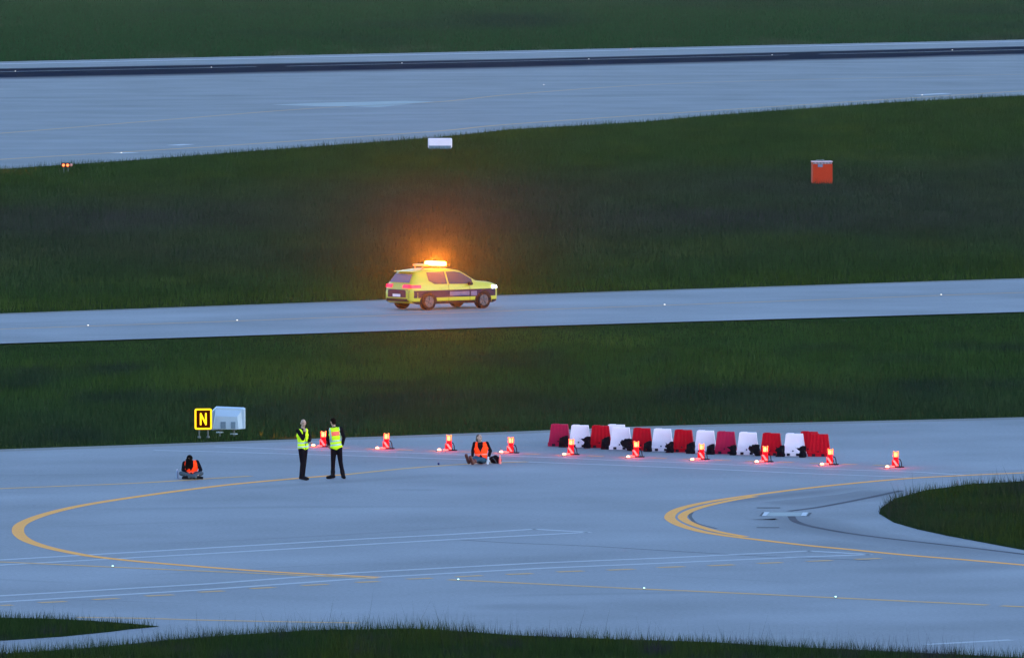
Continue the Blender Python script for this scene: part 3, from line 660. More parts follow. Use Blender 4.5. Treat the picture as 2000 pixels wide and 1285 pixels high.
# ------------------------------------------------------------------ red lamps
def make_lamp():
    root = empty('warning_lamp', (0, 0, 0))
    mb = MB(); mb.frust((0, 0, .31), .066, (0, 0, .45), .07, 20); mb.build('lens', M['lamp'], root, False)
    for k in range(4): a_ = R(20 + 90 * k); MB().box((.083 * math.cos(a_), .083 * math.sin(a_), .39), (.02, .02, .18), bev=.005).build('halo_rod', M['lampglow'], root)  # glowing rods added to imitate the red halo round the lens
    MB().frust((0, 0, .308), .088, (0, 0, .325), .088, 20).build('halo_ring', M['lampglow'], root)  # glowing ring, added for the same halo
    mb = MB(); mb.frust((0, 0, .451), .075, (0, 0, .475), .055, 20); [mb.box((dx, 0, .475), (.02, .1, .05), bev=.004) for dx in (-.068, .068)]; mb.build('lens_cap', M['lampcap'], root)
    mb = MB(); mb.frust((0, 0, .255), .085, (0, 0, .31), .08, 20); mb.frust((0, 0, .235), .06, (0, 0, .256), .06, 16); mb.build('lamp_collar', M['lampred'], root)
    mb = MB(); mb.box((-.02, 0, .13), (.2, .17, .22), bev=.03); bd = mb.build('battery_case', M['lampred'], root)
    st = MB(); st.prism([(-.115, .225), (-.045, .225), (.07, .06), (.0, .045)], -.089, -.093); st.build('white_stripe', M['lampwhite'], bd)
    mb = MB(); mb.box((.07, .03, .015), (.36, .2, .03), bev=.008); mb.build('foot', M['rubber'], root)
    mb = MB(); mb.box((-.12, -.07, .035), (.16, .07, .05), bev=.008); mb.build('reflector', M['lampwhite'], root)
    mb = MB(); mb.tube([(.09, .02, .25), (.13, .02, .24), (.165, .02, .16), (.18, .02, .03)], .014); mb.tube([(.08, .02, .16), (.12, .02, .03)], .01); mb.build('handle', M['rubber'], root)
    return root
lamps = [(632, 873, 612, 872), (755, 877, 737, 877.5), (877, 880.5, 858, 881), (998, 885, 979, 885), (1116, 888.5, 1102, 889.5), (1243, 893, 1227, 894.5), (1370.5, 898, 1352, 899.5), (1495, 902.5, 1478, 904), (1622, 908, 1605.5, 909), (1750, 913, 1733, 914)]
llab = ['glowing red warning lamp between the two standing men', 'glowing red warning lamp first right of the man seen from behind', 'glowing red warning lamp just left of the man sitting with legs outstretched', 'glowing red warning lamp between the seated man and the barrier row',
        'glowing red warning lamp before the leftmost white barrier', 'glowing red warning lamp in front of the fifth barrier', 'glowing red warning lamp in front of the eighth, white barrier', 'glowing red warning lamp in front of the eleventh barrier', 'glowing red warning lamp at the right end of the barrier row', 'glowing red warning lamp standing alone at the far right']
glab = ['small glowing ground light right of the bald man', 'small glowing ground light left of the first lamp beyond the men', 'small glowing ground light above the dark blue ball', 'small glowing ground light next to the black backpack',
        'small glowing ground light left of the lamp by the leftmost white barrier', 'small glowing ground light left of the lamp by the fifth barrier', 'small glowing ground light left of the lamp by the eighth barrier', 'small glowing ground light left of the lamp by the eleventh barrier', 'small glowing ground light left of the lamp at the barrier row end', 'rightmost small glowing ground light beside the lone lamp']
lp = make_lamp()
def make_ground_light():
    root = empty('ground_light', (0, 0, 0))
    mb = MB(); mb.frust((0, 0, 0.002), .13, (0, 0, .025), .105, 20); mb.build('rim', M['metal'], root)
    mb = MB(); mb.ell((0, 0, .04), (.06, .06, .042), nu=16); mb.build('lens', M['spot'], root, True)
    return root
gp = make_ground_light()
for i, (lx, ly, gx, gy) in enumerate(lamps):
    o = lp if i == 0 else copy_tree(lp); o.location = P(lx, ly) + Vector((0, .1, 0)); o.rotation_euler = (0, 0, R([-4, 6, 14, -8, 3, -3, 8, 2, -5, 4][i]))
    tag(o, llab[i], 'warning lamp', 'red warning lamps closing the apron')
    g = gp if i == 0 else copy_tree(gp); g.location = P(gx, gy); tag(g, glab[i], 'ground light', 'small ground lights beside the warning lamps')

# ------------------------------------------------------------------ tiny inset lights
def inset(px, py, m, lab, grp, r=.05):
    root = empty('inset_light', P(px, py), 0, lab, 'inset light', grp)
    mb = MB(); mb.frust((0, 0, .001), r * 1.7, (0, 0, .02), r * 1.35, 14); mb.build('rim', M['metal'], root)
    mb = MB(); mb.ell((0, 0, .03), (r, r, r * .7)); mb.build('lens', m, root, True)
for px, py, lab in ((172, 637, 'small white inset light on the narrow taxiway, nearest its left end'), (463, 627, 'small white inset light on the narrow taxiway left of the car'), (1298, 596.5, 'small white inset light on the narrow taxiway right of the car'), (1838, 577, 'small white inset light on the narrow taxiway at far right')):
    inset(px, py, M['warmdot'], lab, 'inset lights along the narrow taxiway', .035)
for px, py, lab in ((220, 1107, 'green inset light inside the left yellow loop lines'), (895, 1133, 'green inset light at the start of the straight yellow line'), (1258, 1150, 'pale green inset light in the middle of the straight yellow line'), (1632, 1167, 'pale green inset light near the right of the straight yellow line')):
    inset(px, py, M['green'], lab, 'green inset lights along the yellow lead lines', .026)
for px, py, lab in ((30, 140.5, 'runway centre light at the far left of the black band'), (413, 132.7, 'runway centre light on the black band left of centre'), (785, 124.5, 'runway centre light on the black band above the white block'), (1150, 116.5, 'runway centre light on the black band right of centre'),
                    (1508, 108.5, 'runway centre light on the black band above the red box'), (1860, 99, 'runway centre light on the black band at far right'), (1232, 97, 'amber runway edge light on the far white line'), (1062, 167, 'tiny warm light alone on the runway concrete'), (1801, 187, 'tiny light at the near runway edge on the right'), (237, 300, 'tiny light on the white dash at the near runway edge')):
    inset(px, py, M['warmdot'] if px != 1232 else M['amber'], lab, 'tiny lights on the distant runway', .05)

# small loose things
o = MB().ell((0, 0, .035), (.036, .036, .036), nu=18, nv=12).build('ball', M['ball'], None, True, P(856.5, 907.5)); tag(o, 'small dark blue ball lying alone on the apron', 'ball')
bt_ = empty('water_bottle', P(346, 934), 0, 'pale plastic bottle standing beside the cross legged person', 'bottle')
MB().frust((0, 0, .0), .04, (0, 0, .2), .038, 14).frust((0, 0, .2), .038, (0, 0, .25), .015, 14).build('bottle_body', M['bottle'], bt_); MB().frust((0, 0, .25), .017, (0, 0, .275), .017, 12).build('cap', M['white'], bt_)
pb = empty('drink_bottle', P(976.5, 905.5), 0, 'pink bottle, faintly self-lit, standing right of the black backpack', 'bottle')
MB().frust((0, 0, 0), .042, (0, 0, .16), .036, 14).frust((0, 0, .16), .036, (0, 0, .23), .016, 14).build('bottle_body', M['pinkbottle'], pb); MB().frust((0, 0, .23), .018, (0, 0, .27), .018, 12).build('cap', M['lampwhite'], pb)

# ------------------------------------------------------------------ people
def lerp(a, b, t): return Vector(a).lerp(Vector(b), t)
def frame(fwd, up_=(0, 0, 1)):
    f = Vector(fwd).normalized(); u = Vector(up_).normalized(); s_ = f.cross(u).normalized(); u = s_.cross(f).normalized()
    return Matrix((s_, f, u)).transposed()        # columns: side, forward, up
def hand(mb, wr, d, curl, palmn, r=1.0):
    d = Vector(d).normalized(); pn = Vector(palmn).normalized(); s_ = d.cross(pn).normalized(); pn = s_.cross(d).normalized()
    wr = Vector(wr); rot = Matrix((s_, d, pn)).transposed()
    mb.ell(wr + d * .05, (.042 * r, .055 * r, .018 * r), rot=rot)
    for k, (off, L) in enumerate(((-.03, .065), (-.01, .075), (.01, .07), (.03, .055))):
        a = wr + d * .09 + s_ * off; b_ = a + (d * math.cos(curl) + pn * math.sin(curl)) * L * .5
        c = b_ + (d * math.cos(2 * curl) + pn * math.sin(2 * curl)) * L * .5
        mb.cap(a, .0105, b_, .0095); mb.cap(b_, .0095, c, .0085)
    a = wr + d * .025 - s_ * .03; b_ = a + (d * .5 - s_ * .7 + pn * .3).normalized() * .04; c = b_ + (d * .9 - s_ * .1 + pn * .3).normalized() * .03
    mb.cap(a, .0125, b_, .011); mb.cap(b_, .011, c, .009)
def person(j, loc, label, opt):
    """j: joints in metres, x right, y away, z up from the person's base"""
    root = empty('person', loc, 0, label, 'person')
    J = {k: Vector(v) for k, v in j.items()}; tf = frame(opt['torso'], J['chest'] - J['pelvis']); hf = frame(opt['face'], opt.get('headup', (0, 0, 1)))
    def torso(mb, g, z0=0.0, z1=1.0, wide=1.0):
        prof = [(0, .165, .115), (.2, .155, .105), (.4, .15, .10), (.6, .165, .11), (.8, .185, .115), (1, .165, .10)]
        for t, a, b_ in prof:
            if z0 - .001 <= t <= z1 + .001: mb.ell(lerp(J['pelvis'], J['chest'], t), ((a * wide * opt.get('wide', 1)) + g, b_ + g, .11 + g * .5), rot=tf)
    def arm(mb, S, g, from_t=0, to_hand=True):
        mb.cap(J['sh' + S], .052 + g, J['el' + S], .040 + g); mb.cap(J['el' + S], .040 + g, lerp(J['el' + S], J['wr' + S], .95), .028 + g)
    def leg(mb, S, g, gb=None):
        gb = g if gb is None else gb
        mb.cap(J['hip' + S], .085 + g, J['kn' + S], .055 + g); mb.cap(J['kn' + S], .055 + g, lerp(J['kn' + S], J['an' + S], .45), .05 + g); mb.cap(lerp(J['kn' + S], J['an' + S], .45), .05 + g, J['an' + S], .034 + gb)
    # body, one continuous surface
    mb = MB(); torso(mb, -.012); mb.cap(J['chest'], .07, J['neck'], .055); mb.cap(J['neck'], .055, J['head'] - hf @ Vector((0, .01, .05)), .052)
    for S in 'LR':
        mb.cap(J['chest'] + (J['sh' + S] - J['chest']) * .4, .06, J['sh' + S], .05)
        arm(mb, S, 0); leg(mb, S, -.006)
        d = J['wr' + S] - J['el' + S]; hand(mb, J['wr' + S], opt.get('hd' + S, d), opt.get('curl' + S, .35), opt.get('pn' + S, (0, -1, 0.1)))
        mb.cap(J['an' + S], .04, J['toe' + S], .03)
    H = J['head']
    mb.ell(H + hf @ Vector((0, -.008, .02)), (.076, .096, .1), rot=hf); mb.ell(H + hf @ Vector((0, .022, -.045)), (.056, .066, .07), rot=hf)
    mb.cap(H + hf @ Vector((0, .088, .012)), .010, H + hf @ Vector((0, .108, -.018)), .015)
    for s_ in (-1, 1): mb.ell(H + hf @ Vector((s_ * .077, -.01, -.005)), (.012, .022, .032), rot=hf)
    def cls(c):
        q = hf.transposed() @ (c - H)
        if q.y > .05 and abs(q.z - .012) < .011 and .018 < abs(q.x) < .045: return 1
        if q.y > .05 and abs(q.z + .058) < .008 and abs(q.x) < .026: return 1
        return 0
    o = mb.build('body', [M['skin'], M['feature']], root); remesh(o, .0085, 1, cls)
    # jacket
    mb = MB(); torso(mb, .008); mb.cap(J['chest'], .085, J['neck'] - (J['neck'] - J['chest']) * .25, .066)
    for S in 'LR': mb.cap(J['chest'] + (J['sh' + S] - J['chest']) * .4, .078, J['sh' + S], .066); arm(mb, S, .014)
    remesh(mb.build('jacket', M['black'], root), .013, 2)
    # trousers
    mb = MB(); torso(mb, .004, 0, .2)
    for S in 'LR': mb.cap(J['pelvis'], .11, J['hip' + S], .1); leg(mb, S, .014, .026)
    remesh(mb.build('trousers', opt['trousers'], root), .014, 2)
    # shoes
    for S in 'LR':
        mb = MB(); a, t = J['an' + S], J['toe' + S]; d = (t - a); heel = a - d.normalized() * .03
        sn = opt.get('sole', Vector((0, 0, -1))); mb.cap(a, .05, heel + sn * .025, .042); mb.cap(heel + sn * .025, .042, t, .036); mb.cap(lerp(a, t, .35), .05, t, .04)
        if opt.get('boot'): mb.cap(a, .062, lerp(a, J['kn' + S], .35), .072); mb.cap(heel + sn * .025, .056, t, .052)
        o = mb.build('boot' if opt.get('boot') else 'shoe', opt['shoe'], root); remesh(o, .01, 1)
    # vest
    vm = opt['vestmats']; mb = MB(); torso(mb, .026, opt.get('vest0', 0.0), 1.0)
    for S in 'LR': mb.cap(J['chest'] + (J['sh' + S] - J['chest']) * .2, .09, J['chest'] + (J['sh' + S] - J['chest']) * .78, .074)
    pc, ax = J['pelvis'], (J['chest'] - J['pelvis']); Lax = ax.length; axn = ax.normalized()
    def vcls(c):
        h = (c - pc).dot(axn) / Lax; q = tf.transposed() @ (c - pc); return opt['vestf'](h, q.x, q.y)
    o = mb.build('vest', vm, root); remesh(o, .011, 2, vcls)
    # hair
    mb = MB(); opt['hair'](mb, H, hf); o = mb.build('hair', opt['hairmat'], root); remesh(o, .009, 1)
    return root
# vest patterns: 0 cloth, 1 tape, 2 panel, 3 black opening
def v_lime_front(h, x, y):
    if h > 1.02 and abs(x) < .07: return 3
    if abs(h - .3) < .055 or abs(h - .02) < .05: return 1
    if y > 0 and abs(x) < .012: return 3
    return 0
def v_lime_back(h, x, y):
    if abs(h - .36) < .05 or abs(h - .1) < .05: return 1
    if y < 0 and .70 < h < .98 and abs(x) < .12: return 2
    if h > .4 and .13 < abs(x) < .17: return 1
    return 0
def v_orange(h, x, y):
    if y > 0:
        if h > .55 and abs(x) < min((h - .55) * .2, .08): return 3
        if h < .42 and abs(x) < (.42 - h) * .28: return 3
    if abs(h - .4) < .035: return 1
    return 0
lime = [M['lime'], M['reflex'], M['redpanel'], M['black']]; oran = [M['orange'], M['reflex_o'], M['orange'], M['black']]
def short_hair(mb, H, hf):
    mb.ell(H + hf @ Vector((0, -.022, .04)), (.083, .092, .09), rot=hf); mb.ell(H + hf @ Vector((0, -.045, -.01)), (.075, .06, .075), rot=hf)
def bald_hair(mb, H, hf):
    mb.ell(H + hf @ Vector((0, -.05, .01)), (.082, .062, .075), rot=hf); mb.ell(H + hf @ Vector((0, -.04, -.03)), (.07, .06, .06), rot=hf)
person(dict(pelvis=(0, .02, 1.0), chest=(-.02, 0, 1.42), neck=(-.01, 0, 1.55), head=(.01, -.01, 1.70), shL=(.12, .12, 1.49), shR=(-.15, -.08, 1.48), elR=(-.0, -.27, 1.25), wrR=(.05, -.24, 1.44), elL=(.20, .10, 1.22), wrL=(.18, -.12, 1.14),
            hipL=(.05, .07, .93), hipR=(-.05, -.04, .93), knL=(.03, .09, .5), knR=(-.02, -.05, .5), anL=(-.01, .12, .09), anR=(-.06, -.05, .09), toeL=(.14, .05, .04), toeR=(.10, -.12, .04)),
       P(592, 937.5), 'standing balding man in yellow vest and black clothes holding one hand to his chin', dict(torso=(.62, -.78, 0), face=(.35, -.95, -.1), trousers=M['black'], shoe=M['rubber'], vestmats=lime, vestf=v_lime_front, vest0=.0, hair=bald_hair, hairmat=M['hair_dark'],
            hdR=(.02, -.05, 1), pnR=(.2, .9, 0), curlR=.9, hdL=(.6, -.7, -.3), pnL=(0, 0, 1), curlL=.6))
person(dict(pelvis=(.01, 0, .98), chest=(-.04, 0, 1.43), neck=(-.07, 0, 1.56), head=(-.09, -.01, 1.70), shL=(-.22, .02, 1.47), shR=(.14, -.03, 1.50), elL=(-.26, -.02, 1.2), wrL=(-.22, .12, 1.02), elR=(.235, -.06, 1.24), wrR=(.19, .0, 1.02),
            hipL=(-.07, 0, .92), hipR=(.09, 0, .92), knL=(-.09, 0, .5), knR=(.13, -.02, .52), anL=(-.10, .02, .09), anR=(.21, -.02, .09), toeL=(-.25, .08, .04), toeR=(.24, .12, .04)),
       P(656.5, 935), 'standing man seen from behind in yellow vest with red back panel, feet apart', dict(torso=(-.15, 1, 0), face=(-.5, .86, -.25), trousers=M['black'], shoe=M['rubber'], boot=True, vestmats=lime, vestf=v_lime_back, hair=short_hair, hairmat=M['hair_dark'],
            pnL=(.3, -.5, 0), pnR=(-.6, .5, 0), curlR=.5, curlL=.5))
def long_hair(mb, H, hf):
    mb.ell(H + Vector((0, .0, .035)), (.095, .105, .1)); mb.ell(H + Vector((-.01, -.05, -.05)), (.085, .07, .12)); mb.cap(H + Vector((-.05, -.09, -.08)), .06, H + Vector((-.09, -.12, -.3)), .03)
    mb.cap(H + Vector((.02, -.09, -.06)), .05, H + Vector((-.04, -.13, -.27)), .025); mb.cap(H + Vector((-.07, .0, -.02)), .05, H + Vector((-.11, -.05, -.24)), .03)
person(dict(pelvis=(-.01, .14, .12), chest=(-.02, -.03, .44), neck=(-.035, -.10, .53), head=(-.05, -.17, .59), shL=(.17, -.03, .50), shR=(-.21, -.03, .47), elL=(.28, -.02, .27), wrL=(.22, -.22, .17), elR=(-.25, -.06, .27), wrR=(-.14, -.25, .18),
            hipL=(.08, .08, .11), hipR=(-.10, .08, .11), knL=(.30, -.2, .17), knR=(-.30, -.2, .17), anL=(-.06, -.36, .07), anR=(.13, -.42, .07), toeL=(-.24, -.38, .05), toeR=(.33, -.38, .05)),
       P(374, 934.5), 'cross legged person with long dark hair over the face, orange vest and grey trousers', dict(wide=1.18, torso=(0, -1, 0), face=(-.15, -.75, -.65), trousers=M['greycloth'], shoe=M['rubber'], vestmats=oran, vestf=v_orange, hair=long_hair, hairmat=M['hair_dark'], pnL=(0, 0, -1), pnR=(0, 0, -1)))
def grey_hair(mb, H, hf):
    short_hair(mb, H, hf); mb.ell(H + hf @ Vector((.0, -.07, -.03)), (.08, .05, .08), rot=hf)
D = person(dict(pelvis=(.0, .1, .13), chest=(-.02, .1, .56), neck=(-.05, .08, .68), head=(-.06, .07, .80), shL=(.17, .1, .63), shR=(-.20, .1, .63), elL=(.28, .16, .40), wrL=(.21, -.02, .16), elR=(-.26, .1, .40), wrR=(-.27, -.12, .24),
            hipL=(.08, .04, .12), hipR=(-.05, .04, .12), knL=(-.08, -.36, .17), knR=(-.16, -.32, .22), anL=(-.27, -.60, .11), anR=(-.39, -.50, .13), toeL=(-.33, -.66, .26), toeR=(-.46, -.55, .31)),
       P(940, 906.5), 'man sitting with outstretched legs in orange vest, jeans and brown boots, head turned aside', dict(wide=1.15, torso=(-.1, -1, 0), face=(.75, -.6, .35), headup=(.35, 0, 1), trousers=M['denim'], shoe=M['leather'], boot=True, sole=Vector((0, -.6, -.3)), vestmats=oran, vestf=v_orange, hair=grey_hair, hairmat=M['hair_brown'],
            pnL=(0, -1, 0), pnR=(0, 0, -1), hdL=(-.1, -.3, -1), curlL=.2))
mb = MB(); hand(mb, (.205, -.03, .155), (-.1, -.3, -1), .2, (0, -1, 0), 1.05); mb.cap((.215, 0, .2), .042, (.205, -.03, .15), .036); remesh(mb.build('glove', M['glove'], D), .008, 1)
bp = empty('backpack', P(969, 905), 0, 'black backpack lying on the apron beside the seated man', 'backpack')
mb = MB(); mb.ell((-.05, .05, .12), (.17, .12, .12)); mb.ell((.05, .03, .1), (.13, .12, .1)); mb.ell((-.02, .05, .2), (.08, .08, .06)); o = mb.build('bag', M['tarp'], bp); remesh(o, .014, 2)
MB().tube([(-.1, -.07, .18), (-.03, -.11, .1), (.02, -.1, .02)], .014).build('strap', M['greycloth'], bp, True)

# ------------------------------------------------------------------ car
car_loc = P(876, 603)
CAR_A = R(38)
car = empty('airport_car', (0, 0, 0), 0, 'fluorescent yellow airport car with navy band and blazing amber roof beacon driving right', 'car')
L_, HWD = 4.68, .93
def topz(x):   # x from rear 0 to nose L_
    return float(np.interp(x, [0, .06, .16, .45, .7, 1.3, 2.2, 2.7, 3.0, 3.42, 3.6, 4.2, 4.5, 4.62, L_], [.80, 1.0, 1.10, 1.50, 1.585, 1.64, 1.635, 1.56, 1.40, 1.14, 1.11, 1.05, .97, .87, .68]))
def botz(x): return float(np.interp(x, [0, .25, 4.3, L_], [.42, .27, .25, .36]))
def belt(x): return float(np.interp(x, [0, .5, 3.4, L_], [1.04, 1.03, .98, .9]))
def hwid(x, z):
    w = float(np.interp(x, [0, .12, .4, 1, 3.6, 4.2, 4.5, L_], [.74, .84, .90, HWD, HWD, .88, .78, .60]))
    w *= float(np.interp(z, [.2, .35, .6, .8, 1.0], [.95, .99, 1.0, 1.0, .97]))
    bz = belt(x)
    if z > bz: w *= 1 - .30 * min(1, (z - bz) / .6)
    return w
mb = MB(); NS = 48; xs = [L_ * i / NS for i in range(NS + 1)]; RN = 0; rings = []
for x in xs:
    tz, bz = topz(x), botz(x); r_ = []
    zs = [bz + (tz - bz) * k / 8 for k in range(9)]
    for k, z in enumerate(zs):
        y = hwid(x, z) * (.9 if k == 8 else (.975 if k == 7 else 1)); r_.append((x, -y, z - (.0 if k < 8 else 0)))
    yt = r_[-1][1]; r_ += [(x, yt * .6, tz + .018), (x, 0, tz + .026)]
    r_ += [(x, -p[1], p[2]) for p in reversed(r_[:-1])]; rings.append(r_)
RN = len(rings[0]); vs = [p for r_ in rings for p in r_]; fs = []
for i in range(NS):
    for k in range(RN - 1): fs.append((i * RN + k, i * RN + k + 1, (i + 1) * RN + k + 1, (i + 1) * RN + k))
    fs.append((i * RN + RN - 1, i * RN, (i + 1) * RN, (i + 1) * RN + RN - 1))
fs += [tuple(range(RN)), tuple(range(NS * RN + RN - 1, NS * RN - 1, -1))]
mb.add(vs, fs); body = mb.build('body', M['carlime'], car, True)
def side_patch(name, x0, x1, zl, zu, m, off=.006, parent=None, n=20, sides=(-1, 1), label=None):
    out = []
    for s_ in sides:
        mb = MB(); nz = 4
        for i in range(n + 1):
            x = x0 + (x1 - x0) * i / n; a, c = zl(x), zu(x)
            for k in range(nz + 1): z = a + (c - a) * k / nz; mb.v.append((x, s_ * (hwid(x, z) + off), z))
        for i in range(n):
            for k in range(nz):
                q = i * (nz + 1) + k; mb.f.append((q, q + 1, q + nz + 2, q + nz + 1)); mb.m.append(0)
        out.append(mb.build(name, m, parent or car, True))
    return out
def const(v): return lambda x: v
side_patch('side_band', .02, 4.45, const(.50), const(.80), M['carnavy'])
side_patch('sill', .12, 4.5, lambda x: botz(x) - .02, const(.36), M['carblack'], .01)
side_patch('side_panel', 2.0, 3.0, const(.56), const(.72), M['letter'], .012)
side_patch('side_panel', 3.08, 3.38, const(.54), const(.72), M['letter'], .012)
gt = lambda x: min(topz(x) - .075, 1.53)
side_patch('side_window', .98, 1.9, lambda x: belt(x) + .03 + max(0, 1.25 - x) * .5, gt, M['glass'])
side_patch('side_window', 1.98, 3.2, lambda x: belt(x) + .03, lambda x: max(belt(x) + .031, gt(x)), M['glass'])
# rear face patches (conform to the sloping tail)
def rear_patch(name, z0, z1, hw0, hw1, m, off=.012, y0=None, y1=None, n=8):
    mb = MB()
    zz = [z0 + (z1 - z0) * i / n for i in range(n + 1)]
    def xr(z): return float(np.interp(z, [.42, .80, 1.0, 1.10, 1.50, 1.585], [0, 0, .06, .16, .45, .7])) - off
    for i, z in enumerate(zz):
        h = hw0 + (hw1 - hw0) * i / n; ya, yb = (-h, h) if y0 is None else (y0, y1)
        for k in range(5): y = ya + (yb - ya) * k / 4; mb.v.append((xr(z) + .02 * (y / .8) ** 2, y, z))
    for i in range(n):
        for k in range(4): q = i * 5 + k; mb.f.append((q, q + 1, q + 6, q + 5)); mb.m.append(0)
    return mb.build(name, m, car, True)
rear_patch('rear_window', 1.12, 1.46, .66, .56, M['rearglass'], .055)
rear_patch('rear_band', .52, .84, .70, .70, M['carmag'])
for ya, yb in ((-.78, -.34), (.34, .78)):
    tl = rear_patch('tail_light', .90, 1.05, 0, 0, M['tail'], .02, ya, yb)
side_patch('tail_light', .02, .55, const(.90), const(1.03), M['tail'], .012)
m_ = MB(); m_.box((.06, 0, .42), (.14, 1.45, .14), bev=.04); m_.build('rear_bumper', M['carblack'], car)
m_ = MB(); m_.box((-.015, 0, .6), (.02, .5, .11)); m_.build('number_plate', M['white'], car)
m_ = MB(); m_.box((.46, 0, 1.555), (.36, 1.14, .035), bev=.014); m_.build('roof_spoiler', M['carlime'], car)
for xd in (1.94, 3.02):
    side_patch('door_seam', xd, xd + .016, const(.36), lambda x: belt(x) + .02, M['carblack'], .014, n=1)
# windscreen
m_ = MB()
for i in range(9):
    x = 2.72 + (3.38 - 2.72) * i / 8; z = topz(x) + .024
    for k in range(7): y = (k / 6 * 2 - 1) * hwid(x, z) * .84; m_.v.append((x, y, z + .02 - .018 * (abs(k - 3) / 3)))
for i in range(8):
    for k in range(6): q = i * 7 + k; m_.f.append((q, q + 1, q + 8, q + 7)); m_.m.append(0)
m_.build('windscreen', M['glass'], car, True)
side_patch('headlight', 4.2, 4.64, const(.80), lambda x: min(.92, topz(x) - .02), M['head'], .012)
m_ = MB(); m_.box((4.6, 0, .55), (.14, .8, .22), bev=.03); m_.build('grille', M['carblack'], car)
for s_ in (-1, 1):
    m_ = MB(); m_.box((3.0, s_ * 1.0, 1.03), (.16, .2, .13), bev=.04); m_.build('wing_mirror', M['carblack'], car)
    for xx in (1.55, 2.75):
        m_ = MB(); m_.box((xx, s_ * (hwid(xx, .93) + .012), .90), (.18, .025, .03), bev=.008); m_.build('door_handle', M['carlime'], car)
    m_ = MB(); m_.tube([(.8, s_ * .56, 1.64), (.95, s_ * .57, 1.69), (2.2, s_ * .57, 1.69), (2.4, s_ * .56, 1.645)], .015); m_.build('roof_rail', M['carblack'], car, True)
    for xx in (.92, 3.72):
        ar = MB(); n = 20
        pts = [(xx + .42 * math.cos(math.pi * k / n), .34 + .43 * math.sin(math.pi * k / n)) for k in range(n + 1)] + [(xx - .42, .24), (xx + .42, .24)]
        ar.prism(pts, s_ * (hwid(xx, .5) - .25), s_ * (hwid(xx, .5) + .012)); ar.build('wheel_arch', M['carblack'], car)
        wh = empty('wheel', (xx, s_ * (HWD - .1), .345)); wh.parent = car
        t = MB(); t.frust((0, -s_ * .11, 0), .33, (0, -s_ * .09, 0), .345, 28, caps=True); t.frust((0, -s_ * .09, 0), .345, (0, s_ * .13, 0), .345, 28); t.frust((0, s_ * .13, 0), .345, (0, s_ * .145, 0), .31, 28); t.build('tyre', M['rubber'], wh)
        t = MB(); t.frust((0, s_ * .146, 0), .225, (0, s_ * .152, 0), .22, 24)
        for k in range(5):
            a = 2 * math.pi * k / 5 + .3; ca, sa = math.cos(a), math.sin(a)
            t.box((ca * .11, s_ * .158, sa * .11), (.05, .02, .05), bev=.01)
            t.cap((0, s_ * .156, 0), .03, (ca * .2, s_ * .156, sa * .2), .022)
        t.build('rim', M['alloy'], wh)
# beacon bar and its mount
m_ = MB(); m_.box((1.94, 0, 1.73), (.4, .9, .05), bev=.015); [m_.box((1.94, d, 1.69), (.3, .08, .06)) for d in (-.4, .4)]; m_.build('beacon_mount', M['carblack'], car)
lb = MB(); lb.box((1.98, 0, 1.84), (.34, 1.12, .18), bev=.07); lbo = lb.build('beacon_bar', M['beacon'], car, True)
m_ = MB(); m_.box((1.3, .1, 1.78), (.3, .7, .09), bev=.03); m_.cap((1.2, .35, 1.64), .02, (1.2, .35, 1.76), .02); m_.cap((1.2, -.15, 1.64), .02, (1.2, -.15, 1.76), .02); m_.build('rear_sign_bar', M['amberdim'], car)
ctr = Matrix.Rotation(CAR_A, 3, 'Z') @ Vector((2.34, -.4, 0)); car.location = (car_loc.x - ctr.x, car_loc.y - ctr.y, 0); car.rotation_euler = (0, 0, CAR_A)
bpos = car.location + Matrix.Rotation(CAR_A, 3, 'Z') @ Vector((1.98, -.0, 1.86))

# ------------------------------------------------------------------ lights
w = bpy.data.worlds.new('World'); scene.world = w; w.use_nodes = True; nt = w.node_tree; bg = nt.nodes['Background']
sky = nt.nodes.new('ShaderNodeTexSky'); sky.sky_type = 'NISHITA'; sky.sun_disc = False
SUN_EL, SUN_AZ = R(16), R(120)
sky.sun_elevation = SUN_EL; sky.sun_rotation = SUN_AZ; sky.ozone_density = 2.2; sky.air_density = 1.0; sky.dust_density = .3
tint = nt.nodes.new('ShaderNodeMix'); tint.data_type = 'RGBA'; tint.blend_type = 'MULTIPLY'; tint.inputs[0].default_value = 1
tint.inputs[7].default_value = (.92, 1, 1.14, 1)
nt.links.new(sky.outputs[0], tint.inputs[6]); nt.links.new(tint.outputs[2], bg.inputs['Color']); bg.inputs['Strength'].default_value = .12
sl = bpy.data.lights.new('sun', 'SUN'); sl.energy = .05; sl.angle = R(12); sl.color = (1, .93, .86)
so = bpy.data.objects.new('sun', sl); COL.objects.link(so)
sd = Vector((math.sin(SUN_AZ) * math.cos(SUN_EL), math.cos(SUN_AZ) * math.cos(SUN_EL), math.sin(SUN_EL)))
so.rotation_euler = (-sd).to_track_quat('-Z', 'Y').to_euler(); so.location = (0, 0, 60)
HAZE = 1
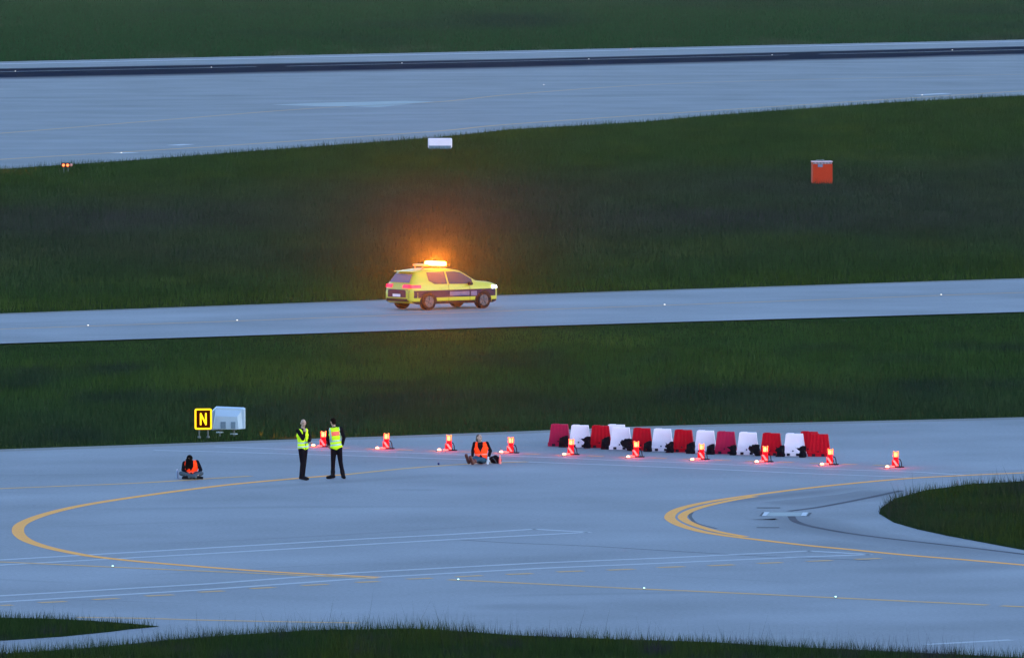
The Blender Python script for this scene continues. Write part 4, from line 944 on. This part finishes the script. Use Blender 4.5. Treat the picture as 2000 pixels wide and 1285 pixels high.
if HAZE:
    hb = MB(); hb.box((0, 1400, 9.7), (3200, 3200, 22)); ho = hb.build('haze', None) if False else None
    me = bpy.data.meshes.new('haze'); me.from_pydata(hb.v, [], hb.f); hm = bpy.data.materials.new('haze_air'); hm.use_nodes = True; hn = hm.node_tree
    hn.nodes.remove(hn.nodes['Principled BSDF']); pv = hn.nodes.new('ShaderNodeVolumePrincipled'); pv.inputs['Color'].default_value = (.9, .93, 1, 1)
    pv.inputs['Density'].default_value = HAZE_D; pv.inputs['Anisotropy'].default_value = .992  # added to show the beacon halo, scatters almost straight ahead
    hn.links.new(pv.outputs[0], hn.nodes['Material Output'].inputs['Volume']); me.materials.append(hm)
    ho = bpy.data.objects.new('haze', me); COL.objects.link(ho); tag(ho, 'thin haze over the whole airfield, added to carry the beacon halo', 'haze', kind='stuff')
# lamps at the lit things; the beacon halo comes from an added spot
def lamp_light(name, kind, loc, col, watts, parent=None, aim=None, cone=60, rad=.05):
    ld = bpy.data.lights.new(name, kind); ld.color = col; ld.energy = watts; ld.shadow_soft_size = rad
    if kind == 'SPOT': ld.spot_size = R(cone); ld.spot_blend = 1
    o = bpy.data.objects.new(name, ld); COL.objects.link(o); o.location = loc
    if aim is not None: o.rotation_euler = Vector(aim).to_track_quat('-Z', 'Y').to_euler()
    return o
toc = Vector((-bpos.x, -bpos.y, 17)).normalized()
lamp_light('beacon_halo_spot', 'SPOT', bpos + toc * .75, (1, .21, .008), HALO_WATTS, aim=toc, cone=5)  # narrow spot added, aimed at the camera so the haze glows round the beacon
for i, (lx, ly, gx, gy) in enumerate(lamps):
    lamp_light('lamp_glow', 'POINT', P(lx, ly) + Vector((0, -.06, .39)), (1, .02, .06), 4, rad=.03)
    lamp_light('ground_light_glow', 'POINT', P(gx, gy) + Vector((0, -.03, .12)), (1, .12, .05), 1.2, rad=.03)
g1 = P(128, 337) + Vector((-.35, -.1, .85)); lamp_light('guard_light_beam', 'SPOT', g1, (1, .16, .03), 1500, aim=Vector((-1, -.3, -.26)), cone=40)
g2 = P(450, 851.5) + Vector((.2, -.35, .30)); lamp_light('added_grass_spot', 'SPOT', g2, (1, .2, .02), 700, aim=Vector((1, .1, -.17)), cone=22)  # orange spot added to tint the grass, its lamp is made up
scene.view_settings.view_transform = 'Standard'; scene.view_settings.look = 'None'; scene.view_settings.exposure = EXPO; scene.view_settings.gamma = 1
cy = scene.cycles; cy.film_exposure = 1.0; cy.use_denoising = True; cy.max_bounces = 5; cy.diffuse_bounces = 3; cy.glossy_bounces = 3; cy.sample_clamp_indirect = 4
